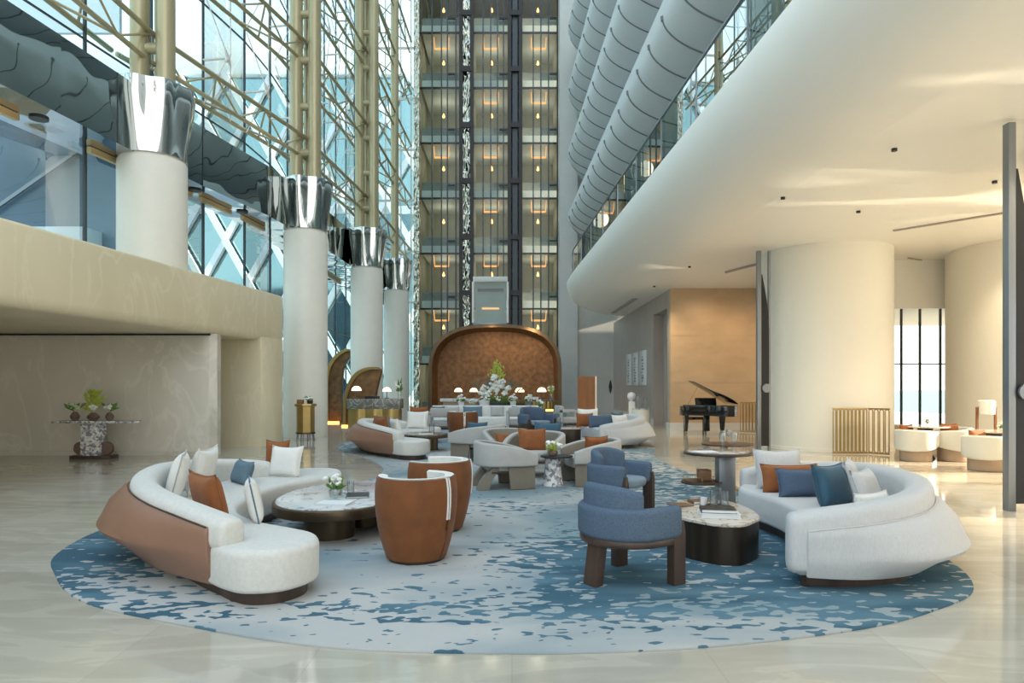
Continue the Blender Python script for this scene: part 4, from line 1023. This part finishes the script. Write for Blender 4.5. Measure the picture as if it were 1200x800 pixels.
# counters under the arch
t = thing('counter', 'pale bar counter with grey stone top at the left under the arch', 'counter', (-2.3,31.3,0))
obj('body', slab(B(), circ(0,0,.85,.45,40,3), 0, .85, 0), 'tanskirt', t); obj('stone_top', slab(B(), circ(0,0,1.0,.55,40,3), .85, 1.0, .03), 'tmarble', t)
t = thing('counter', 'fluted brass counter with dark top at the right under the arch', 'counter', (1.3,31.0,0))
obj('body', slab(B(), [(.72*math.cos(a)*(1+.03*math.cos(24*a)), .5*math.sin(a)*(1+.03*math.cos(24*a))) for a in [2*PI*i/144 for i in range(144)]], 0, .88, 0), 'brass', t, smooth=60); obj('top', slab(B(), circ(0,0,.78,.55,40), .88, .96, .01), 'dmarble', t)
t = thing('counter', 'low walnut shelf counter joining the brass one at the right', 'counter', (.25,31.2,0)); obj('body', bxo(-.55,.42,-.3,.3,0,.62,.01), 'walnut', t); obj('top', bxo(-.6,.42,-.35,.35,.62,.95,.02), 'bronze', t)
lamp('dome lamp on the pale bar counter under the arch', (-2.45,31.2,1.0), 1.5, LP_); lamp('dome lamp between the flower pots left of the white orchids', (-1.75,31.2,1.0), 1.5, LP_)
lamp('dome lamp right of the white orchids, above the low walnut counter', (.35,31.2,.95), 1.7, LP_); lamp('dome lamp on the fluted brass counter', (1.35,31.0,.96), 1.7, LP_)
flowers('round bouquet in a clear vase beside the lamp on the brass counter', (1.78,30.9,.96), 2.2, 'clear', 8, tall=True, vh=.12, vr=.04, seed=12, leafm='leaflt')
book('grey open box on the brass counter', (.95,30.95,.96), 0, .5, .35, .12, 'steel')
# long white stone display table with flower pots
t = thing('display_table', 'long white stone table carrying the potted flowers before the arch', 'table', (-.9,28.5,0))
obj('top', slab(B(), circ(0,0,1.75,.5,48,4), .54, .70, .03), 'pot', t); obj('body', slab(B(), circ(0,0,1.55,.38,48,4), 0, .55, 0), 'pot', t)
def pot(label, x, s, m, seed, w=.11, h=.2, name='flower_pot', lm='leaf', fl_r=.16):
    rnd = random.Random(seed); t = thing(name, label, 'potted flowers', (x,28.25 if s < 1.2 else 28.4,.70), 0, None); s *= 1.12; t.scale = (s,s,s)
    obj('pot', lathe(B(), [(w*.8,0),(w,h),(w*.9,h),(w*.85,h*.8),(0,h*.8)], n=20), m, t)
    bm = B()
    for i in range(26):
        v = Vector((rnd.gauss(0,1), rnd.gauss(0,1), rnd.gauss(0,1))).normalized(); c = Vector((0,0,h+.09))+v*fl_r*rnd.uniform(.5,1); c.z = max(c.z, h*.95)
        blob_ball(bm, c, .05, 1, .7)
    obj('blossoms', bm, 'petal', t, smooth=80)
    bm = B()
    for i in range(14):
        a = rnd.random()*2*PI; leaf_bm(bm, (0,0,h), (fl_r*1.3*math.cos(a), fl_r*1.3*math.sin(a), h+rnd.uniform(-.02,.1)), .03)
    obj('leaves', bm, lm, t, smooth=0); return t
pot('white flowers in a white pot at the left end of the display table', -2.1, 1.05, 'pot', 21); pot('white flowers in a wide white pot left of the tall orchids', -1.15, 1.25, 'pot', 22, .17, .2)
pot('white flowers in a round white pot right of the tall orchids', .05, 1.1, 'pot', 23); pot('white flowers in a silver pot at the right end of the display table', .72, 1.1, 'steel', 24)
pot('small clear vase of white flowers between the two left pots', -1.62, .9, 'clear', 25, .1, .16, lm='leaflt')
t = thing('orchid_arrangement', 'tall white orchid arrangement with yellow green leaves on the display table', 'flowers', (-.55,28.5,.70)); t.scale = (.68,.68,.62)
obj('planter', bxo(-.5,.45,-.2,.2,0,.32,.02), 'dark', t); rnd = random.Random(4)
bm = B()
for cx, cz, rr, n in ((-.95,1.25,.28,14), (-.35,1.35,.3,20), (.1,1.55,.36,30), (-.3,1.95,.26,16), (-.6,1.0,.22,10), (.55,1.25,.22,14), (.3,.9,.2,8), (-.1,1.05,.25,12), (-.1,.6,.2,8), (-1.2,.9,.15,6)):
    for i in range(n): v = Vector((rnd.gauss(0,1), rnd.gauss(0,.7), rnd.gauss(0,1))).normalized()*rr*rnd.uniform(.3,1); blob_ball(bm, Vector((cx*.95,0,cz))+v, rnd.uniform(.10,.145), 1, .8)
obj('orchids', bm, 'petal', t, smooth=80)
bm = B()
for cx, cz in ((-.95,1.1),(-.35,1.2),(.1,1.3),(-.3,1.8),(.55,1.1),(.3,.8)): tube(bm, cat([(0,0,.3),(cx*.4,0,cz*.6),(cx*.95,0,cz)], 5), .014, 5)
obj('stems', bm, 'leaf', t)
bm = B()
for i in range(60): cx = -.1+rnd.gauss(0,.2); cz = 2.35+rnd.gauss(0,.28); leaf_bm(bm, (cx,0,cz-.1), (cx+rnd.uniform(-.2,.2), rnd.uniform(-.1,.1), cz+rnd.uniform(.05,.25)), .06)
obj('top_leaves', bm, 'leaflt', t, smooth=0, label='yellow green leafy spray')
bm = B()
for i in range(70): cx = rnd.choice((-1.1,.95,.7,-.6))+rnd.gauss(0,.22); cz = 1.45+rnd.gauss(0,.2); leaf_bm(bm, (cx*.9,.1,cz-.1), (cx+rnd.uniform(-.25,.25), .1, cz+rnd.uniform(-.05,.2)), .05)
obj('side_leaves', bm, 'leafbl', t, smooth=0)
bm = B()
for i in range(50): cx = rnd.uniform(-.5,.5); leaf_bm(bm, (cx,0,.25), (cx+rnd.uniform(-.35,.35), rnd.uniform(-.2,.1), rnd.uniform(.4,.9)), .05)
obj('base_leaves', bm, 'leaf', t, smooth=0)
# straight white sofa in front of the display table
t = thing('straight_sofa', 'straight white sofa with blue cushions below the flower display', 'sofa', (-.9,25.0,G))
obj('plinth', bxo(-2.0,1.9,-.42,.42,0,.12,.01), 'walnut', t); obj('seat', bxo(-2.1,2.0,-.5,.5,.12,.45,.06), 'white_fab', t); obj('backrest', bxo(-2.1,2.0,.28,.55,.12,.84,.08), 'white_fab', t)
for s, x in ((1,-2.1),(1,1.78)): obj('armrest', bxo(x,x+.22,-.5,.5,.12,.62,.06), 'white_fab', t)
for i, (x, m, l) in enumerate(((-2.72,'teal','navy cushion at the left end of the straight white sofa'), (-2.2,'greyfab','grey cushion right of the navy one on the straight sofa'), (-1.45,'slate','blue lumbar cushion in the middle of the straight sofa'), (-.55,'greyfab','grey cushion right of the middle blue one on the straight sofa'), (.35,'slate','dark blue cushion at the right end of the straight sofa'))):
    cushion(l, (x,25.05,.47), 0, 14, .72 if m == 'slate' else .5, .38, .16, m)
# low fire table glow and rear table at right
t = thing('box_table', 'dark low table with an amber light beside the far brass counter', 'table', (1.55,25.4,G)); obj('body', bxo(-.5,.45,-.3,.3,0,.6,.02), 'slate', t); obj('top', bxo(-.5,.45,-.3,.3,.6,.63), 'dark', t)
tag(obj('candle_tray', bxo(-.25,.25,-.06,.06,0,.07,.02), 'glow'), 'amber glowing candle tray on the far low table', 'candle'); bpy.data.objects['candle_tray'].location = (1.5,25.3,.646)
flowers('small white bouquet in a glass vase between far armchairs', (.95,22.9,.62), 2.0, 'clear', 6, vh=.16, vr=.03, seed=31)
t = thing('side_table', 'small glass topped side table under the far white bouquet', 'table', (.95,22.9,G)); obj('top', slab(B(), circ(0,0,.28,.28,28), .58, .602, .005), 'dark', t); obj('stem', lathe(B(), [(.2,0),(.2,.02),(.03,.03),(.03,.58)], n=20), 'dark', t)

# ================================================================== BRASS CART by the column
t = thing('host_stand', 'octagonal brass cabinet on short legs in front of the white column', 'cabinet', (-6.05,20.0,0))
obj('body', slab(B(), circ(0,0,.27,.24,8), .24, 1.0, 0), 'brass', t, smooth=0); obj('top', slab(B(), circ(0,0,.33,.3,8), 1.0, 1.08, .015), 'brass', t, smooth=30); obj('lower_rim', slab(B(), circ(0,0,.29,.26,8), .2, .25, 0), 'bronze', t, smooth=0)
for x, y in circ(0,0,.24,.21,8)[::2]+circ(0,0,.24,.21,8)[1::2]: obj('leg', tube(B(), [(x*1.1,y*1.1,0),(x*.95,y*.95,.22)], .02, 6), 'steel', t)
tag(obj('ornament_box', bxo(-.09,.09,-.07,.07,0,.12,.01), 'woodlt'), 'small brown box on the brass cabinet by the column', 'box'); bpy.data.objects['ornament_box'].location = (-6.2,20.0,1.08)
flowers('tiny white flower bowl on the brass cabinet by the column', (-5.92,20.0,1.08), 1.5, 'dark', 6, vh=.06, vr=.06, seed=41)
# ================================================================== CONSOLE at the left wall
t = thing('console_table', 'grey speckled stone console table against the left stone wall', 'table', (-9.2,15.2,0))
def Xc(px): return (px-600)/800*15.2+9.2
obj('top', slab(B(), [(Xc(64),-.12),(Xc(75),-.2),(Xc(150),-.22),(Xc(166),-.1),(Xc(160),.22),(Xc(70),.22)], .79, .84, .012), 'terr', t)
obj('stone_block', bxo(Xc(99),Xc(121),-.16,.16,.07,.79,.01), 'terr', t)
for a, px in enumerate((95,125)): 
    o = obj('wood_disc', slab(B(), circ(0,0,.145,.145,32), 0, .1, .008), 'clay', t); o.location = (Xc(px),.05,.225); o.rotation_euler = (R(90),0,0)
obj('plinth', bxo(Xc(87),Xc(134),-.18,.18,0,.075,.006), 'walnut', t)
def cvase(label, px, r, h, m, seed, up, wid):
    rnd = random.Random(seed); t = thing('clay_vase', label, 'vase with flowers', ((px-600)/800*15.2,15.15,.84))
    obj('vase', lathe(B(), [(r*.5,0),(r*.95,h*.35),(r,h*.55),(r*.6,h*.85),(r*.35,h),(r*.28,h),(0,h*.8)], n=24), 'clay', t)
    bm = B()
    for i in range(12): c = Vector((rnd.gauss(0,wid*.35), rnd.gauss(0,.04), h+.07+rnd.random()*.09)); blob_ball(bm, c, rnd.uniform(.03,.05), 1, .8)
    obj('blossoms', bm, m, t, smooth=80); bm = B()
    for i in range(up): cx = rnd.gauss(0,.09); cz = h+.1+rnd.random()*.38*(up/60); leaf_bm(bm, (cx*.6,0,cz-.08), (cx+rnd.uniform(-.09,.09), rnd.uniform(-.05,.05), cz+.06), .035)
    s = 1 if px > 115 else -1
    leaf_bm(bm, (0,0,h), (s*(wid+.12),0,h+.1), .03); leaf_bm(bm, (0,0,h), (s*(wid+.05),0,h+.16), .03)
    obj('leaves', bm, 'leaflt' if up > 30 else 'leaf', t, smooth=0)
cvase('small brown vase with pale flowers at the left on the stone console', 89.5, .10, .2, 'petalg', 51, 8, .12)
cvase('wide brown vase with white flowers and tall green leaves, middle of the console', 111, .13, .18, 'petal', 52, 60, .14)
cvase('small pinkish brown vase with white flowers at the right on the console', 130, .09, .19, 'petal', 53, 10, .12)

# ================================================================== PIANO
t = thing('grand_piano', 'black grand piano with raised lid in front of the tan wall', 'piano', (6.42,22.3,0))
# local: +x right, keyboard at +y (far), tail at -y (near); spine on the right
po = cat([(.72,.45),(.72,-.3),(.70,-.75),(.50,-.95),(.22,-.92),(.05,-.70),(-.12,-.35),(-.45,-.12),(-.68,.08),(-.72,.45)], 6)
obj('case', slab(B(), po, .63, .97, .01), 'black', t, smooth=40)
obj('key_slip', bxo(-.74,.74,.44,.78,.62,.80,.01), 'black', t); obj('keys', bxo(-.62,.62,.5,.72,.80,.815), 'paper', t, smooth=0)
for s in (-1,1): obj('cheek', bxo(s*.70-.05,s*.70+.05,.4,.8,.60,.92,.02), 'black', t)
obj('music_desk', box(B(), -.35,.35,-.01,.01,0,.24,.0, Matrix.Translation((0,.3,.96)) @ Matrix.Rotation(R(-15),4,'X')), 'black', t)
lid = obj('lid', slab(B(), [(p.x-.74, p.y) for p in po], 0, .025, .005), 'black', t); lid.location = (.74,0,.985); lid.rotation_euler = (0,R(31),0)
flap = obj('front_flap', bxo(-1.46,-.02,.45,.60,.0,.025), 'black', t, smooth=0); flap.location = (.74,0,.99); flap.rotation_euler = (0,R(31),0)
obj('lid_prop', tube(B(), [(-.66,.1,.96),(-.32,.05,1.60)], .012, 6), 'brass', t)
obj('lid_prop', tube(B(), [(-.28,.0,1.55),(.55,-.1,1.0)], .008, 6), 'brass', t)
for x, y in ((-.60,.5),(.62,.5),(.25,-.62)):
    bm = B(); loft(bm, [[(x+s*w_, y+u*w_, z) for s, u in ((-1,-1),(1,-1),(1,1),(-1,1))] for w_, z in ((.035,.08),(.05,.25),(.065,.5),(.075,.64))]); obj('leg', bm, 'black', t, smooth=0)
    obj('caster', lathe(B(), [(.03,0),(.04,.03),(.04,.06),(.025,.085)], x, y, 0, 14), 'brass', t)
obj('pedal_lyre', bxo(-.1,.1,.2,.26,.1,.64,.01), 'black', t)
t = thing('piano_bench', 'black piano bench behind the grand piano', 'bench', (6.35,23.7,0)); obj('seat', bxo(-.38,.38,-.18,.18,.42,.52,.02), 'black', t)
for x in (-.33,.33):
    for y in (-.14,.14): obj('leg', bxo(x-.025,x+.025,y-.025,y+.025,0,.42), 'black', t, smooth=0)

# brass railings
def railing(label, a, b, h, n, z0=.02):
    a, b = Vector((*a,0)), Vector((*b,0)); d = b-a; Ln = d.length
    t = thing('brass_railing', label, 'railing', a, math.atan2(d.y, d.x))
    obj('top_rail', bxo(0, Ln, -.02, .02, h-.03, h), 'brass', t, smooth=0); obj('bottom_rail', bxo(0, Ln, -.02, .02, z0, z0+.03), 'brass', t, smooth=0)
    p = Ln/n; r = p*.36
    for i in range(n):
        cx = (i+.5)*p; pts = [(cx-r,0,z0+.03+r)]+[(cx-r*math.cos(PI*k/8),0,h-.03-r+r*math.sin(PI*k/8)) for k in range(9)]+[(cx+r*math.cos(PI*k/8),0,z0+.03+r-r*math.sin(PI*k/8)) for k in range(9)]
        obj('loop_bar', tube(B(), pts, .013, 6), 'brass', t)
    return t
railing('brass railing of arched loops facing the camera before the wide column', (7.56,16.1), (8.38,16.1), 1.09, 9)
railing('short angled brass railing at the right end of the looped one', (8.40,16.1), (8.72,15.75), 1.09, 4)
railing('brass railing between the piano and the wide column', (7.75,23.2), (8.7,22.9), 1.05, 10)

# ================================================================== ART PANELS, PEDESTAL
for i, (a, b) in enumerate(((33.7,32.5),(32.0,30.8),(30.3,28.9))):
    t = thing('art_panel', ['left', 'middle', 'right'][i]+'most of the three white upright art panels on the taupe wall' if i != 1 else 'middle one of the three white upright art panels on the taupe wall', 'picture', (XS-.0,(a+b)/2,1.6), 0, None)
    w_ = (a-b)/2; obj('panel', bxo(-.07,-.005,-w_,w_,0,1.5,.008), 'pot', t)
    rnd = random.Random(60+i); bm = B()
    for k in range(9): z = .15+k*.13; box(bm, -.078,-.071, -w_*.35+rnd.uniform(-.1,.15), w_*.05+rnd.uniform(0,.25), z, z+rnd.uniform(.03,.1))
    obj('ink_figure', bm, 'art', t, smooth=0)
t = thing('display_plinth', 'round white plinth with a taller square back before the taupe wall', 'plinth', (4.95,26.4,0))
obj('drum', lathe(B(), [(.34,0),(.34,.68)], .05, 0, n=36), 'column', t); obj('tall_block', bxo(-.42,-.18,.05,.3,0,.98,.01), 'skirt', t); obj('marble_top', lathe(B(), [(.36,.68),(.36,.72)], .05, 0, n=36), 'tmarble', t)
o = obj('glass_globe', lathe(B(), [(.05,0),(.06,.03),(.14,.1),(.17,.2),(.14,.31),(0,.37)], n=24), 'pot', smooth=70); o.location = (4.65,26.58,.98); tag(o, 'pale round globe on the taller block of the plinth', 'ornament')
for i, (x, s, l) in enumerate(((4.85,1.0,'left clear glass sculpture on the round plinth'), (5.12,.8,'right clear glass sculpture on the round plinth'))):
    o = obj('glass_sculpture', lathe(B(), [(.08*s,0),(.05*s,.05),(.11*s,.15),(.05*s,.28),(.10*s,.42*s),(.06*s,.5*s),(0,.5*s)], n=20), 'clear', smooth=70); o.location = (x,26.3,.725); tag(o, l, 'ornament')

# ================================================================== CAFE SETS
def cafe_chair(label, loc, rz):
    t = thing('cafe_tub_chair', label, 'chair', loc, rz, 'two tone tub chairs of the cafe')
    P_ = resample(cat([(.26,-.32),(.0,-.34),(-.22,-.26),(-.34,0),(-.22,.26),(.0,.34),(.26,.32)], 6), 30)
    obj('backrest', band(B(), P_, 1, lambda q: rrect(-.07,.04,.22+.12*(2*abs(q-.5))**2,.68-.06*(2*abs(q-.5))**2,.04,4), .04, 4), 'brasswhite', t, smooth=60)
    obj('skirt', slab(B(), circ(0,0,.30,.31,30), 0, .32, .02), 'tanskirt', t, smooth=60); obj('seat', slab(B(), circ(.02,0,.29,.29,30), .32, .44, .04), 'brasswhite', t, smooth=60)
    return t
def cafe_table(label, loc, r):
    t = thing('cafe_table', label, 'table', loc); obj('top', lathe(B(), [(r*.9,.69),(r,.70),(r,.725),(0,.725)], n=36), 'tmarble2', t); obj('pedestal', lathe(B(), [(.2,0),(.14,.1),(.11,.4),(.16,.69)], n=24), 'walnut', t)
cafe_table('round pale topped table below the cafe window', (9.2,15.2,0), .48); cafe_table('round table at the right beside the grey door edge', (9.6,13.6,0), .42)
CC = cafe_chair('two tone tub chair left of the cafe table under the window', (8.72,14.75,0), R(40))
copy_tree(CC, 'two tone tub chair right of the cafe table under the window, back to the camera', (9.55,14.75,0), R(115))
copy_tree(CC, 'two tone tub chair on the far right side of the table under the window', (10.0,15.5,0), R(200))
copy_tree(CC, 'two tone tub chair left of the table at the far right', (9.1,13.1,0), R(50)); copy_tree(CC, 'two tone tub chair partly hidden behind the grey door edge', (10.0,12.95,0), R(120))
for l, p, y_ in (('rust cushion in the left chair of the window cafe table', (8.75,15.1,.5), 20), ('rust cushion in the right chair of the window cafe table', (9.62,15.0,.5), -10), ('rust cushion on the far right chair under the window', (9.95,15.5,.5), 5), ('rust cushion in the chair left of the far right table', (9.12,13.35,.5), 10)):
    cushion(l, p, y_, 10, .38, .26, .12, 'rust')
flowers('tiny flowers on the round cafe table below the window', (9.25,15.2,.725), 1.0, 'clear', 5, vh=.06, vr=.03, seed=71); flowers('tiny flowers on the round table at the far right', (9.75,13.6,.725), 1.0, 'clear', 5, vh=.06, vr=.03, seed=72)
t = thing('floor_lantern', 'tall copper framed lantern standing behind the far right table', 'lamp', (10.35,14.9,0))
for x in (-.2,.2): obj('frame_post', bxo(x-.02,x+.02,-.02,.02,0,1.15), 'orange', t, smooth=0)
obj('frame_rail', bxo(-.2,.2,-.02,.02,0,.04), 'orange', t, smooth=0); obj('upper_shade', lathe(B(), [(.16,1.0),(.17,1.1),(.17,1.28),(.12,1.3)], n=24), 'white_fab', t); obj('globe', lathe(B(), [(.02,.04),(.14,.1),(.17,.22),(.13,.34),(.02,.38)], n=24), 'pot', t, smooth=70)
# ================================================================== LIGHT, CAMERA
w = bpy.data.worlds.new('sky'); bpy.context.scene.world = w; w.use_nodes = True; nt = w.node_tree; L = nt.links
bg = nt.nodes['Background']; bg.inputs[1].default_value = 2.2
tc = nt.nodes.new('ShaderNodeTexCoord'); sp = nt.nodes.new('ShaderNodeSeparateXYZ'); L.new(tc.outputs['Generated'], sp.inputs[0])
cr = nt.nodes.new('ShaderNodeValToRGB'); e = cr.color_ramp.elements
e[0].position = 0; e[0].color = (.92,.92,.88,1); e[1].position = 1; e[1].color = (.60,.78,.98,1)
x = e.new(.35); x.color = (.86,.92,.94,1)
L.new(sp.outputs[2], cr.inputs[0]); L.new(cr.outputs[0], bg.inputs[0])
sun = bpy.data.lights.new('sun', 'SUN'); sun.energy = 18; sun.angle = R(1); sun.color = (1,.83,.62)
so = bpy.data.objects.new('sun', sun); C.objects.link(so)
d = Vector((-.95, .10, -.26)); so.rotation_euler = d.to_track_quat('-Z', 'Y').to_euler()
def area(name, loc, size, energy, col, rot=(0,0,0)):
    a = bpy.data.lights.new(name, 'AREA'); a.energy = energy; a.size = size; a.color = col
    o = bpy.data.objects.new(name, a); C.objects.link(o); o.location = loc; o.rotation_euler = rot; return o
def spot(name, loc, energy, col, ang=80, tgt=None):
    a = bpy.data.lights.new(name, 'SPOT'); a.energy = energy; a.spot_size = R(ang); a.spot_blend = .8; a.color = col; a.shadow_soft_size = .1
    o = bpy.data.objects.new(name, a); C.objects.link(o); o.location = loc
    if tgt: o.rotation_euler = (Vector(tgt)-Vector(loc)).to_track_quat('-Z', 'Y').to_euler()
    return o
# ceiling downlights of the right wing, wall washers, arch lighting
for i, (x, y) in enumerate(((5.0,12.6), (6.9,13.6), (8.2,11.6), (5.6,10.0), (9.8,13.3), (7.2,8.2), (5.2,20), (5.0,24), (11.2,15.2), (10.6,12.8))): spot('downlight_%d' % i, (x,y,5.04), 260, (1,.80,.55), 110)  # last two spots have no fixture, added to brighten the cafe column
for i, x in enumerate((7.0, 9.0)): spot('wallwash_%d' % i, (x,22.6,5.0), 130, (1,.72,.45), 110, (x,24.6,1.5))
spot('arch_light_1', (-1,31.6,4.4), 160, (1,.65,.35), 120, (-1,34,1.5)); spot('arch_light_2', (1,31.6,4.4), 160, (1,.65,.35), 120, (1,34,1.5))
for k in range(8):
    for j, x in enumerate((-4.2,-1.25,1.6)):
        p = bpy.data.lights.new('lobby_lamp', 'POINT'); p.energy = 22; p.color = (1,.93,.74); p.shadow_soft_size = .5
        o = bpy.data.objects.new('lobby_lamp', p); C.objects.link(o); o.location = (x,42.6,Z(33+65.3*k)-.7)
# low sun thrown back up onto the ceiling by the water outside the right side
def glint(loc, tgt, energy, ang, sc, seed):
    o = spot('water_glint', loc, energy, (1,.84,.62), ang, tgt); l = o.data; l.shadow_soft_size = .03; l.use_nodes = True; nt = l.node_tree; L = nt.links
    em = nt.nodes['Emission']; tc = nt.nodes.new('ShaderNodeTexCoord'); mp = nt.nodes.new('ShaderNodeMapping'); mp.inputs['Scale'].default_value = sc; mp.inputs['Location'].default_value = (seed,seed*.7,seed*.3)
    L.new(tc.outputs['Normal'], mp.inputs[0]); n = nt.nodes.new('ShaderNodeTexNoise'); n.inputs['Scale'].default_value = 1; n.inputs['Detail'].default_value = 3; n.inputs['Distortion'].default_value = .6
    L.new(mp.outputs[0], n.inputs['Vector']); cr = nt.nodes.new('ShaderNodeValToRGB'); cr.color_ramp.elements[0].position = .50; cr.color_ramp.elements[1].position = .68
    L.new(n.outputs['Fac'], cr.inputs[0]); L.new(cr.outputs[0], em.inputs['Strength'])
glint((22,5.5,.3), (5.6,7.2,5.1), 60000, 22, (9,9,60), 1.3)
glint((22,12.5,.3), (7.2,12.5,5.1), 26000, 18, (9,9,60), 4.1)
glint((17,21.5,.6), (5.0,20.5,5.1), 12000, 22, (9,9,60), 7.7)
cam = bpy.data.cameras.new('camera'); co = bpy.data.objects.new('camera', cam); C.objects.link(co)
co.location = (0,0,H); co.rotation_euler = (R(90),0,0); cam.lens = 24; cam.sensor_width = 36; cam.shift_y = 50/1200; cam.clip_end = 500
sc = bpy.context.scene; sc.camera = co
sc.view_settings.view_transform = 'Standard'; sc.view_settings.look = 'None'; sc.view_settings.gamma = 1; sc.view_settings.use_curve_mapping = False
sc.view_settings.exposure = 0.0
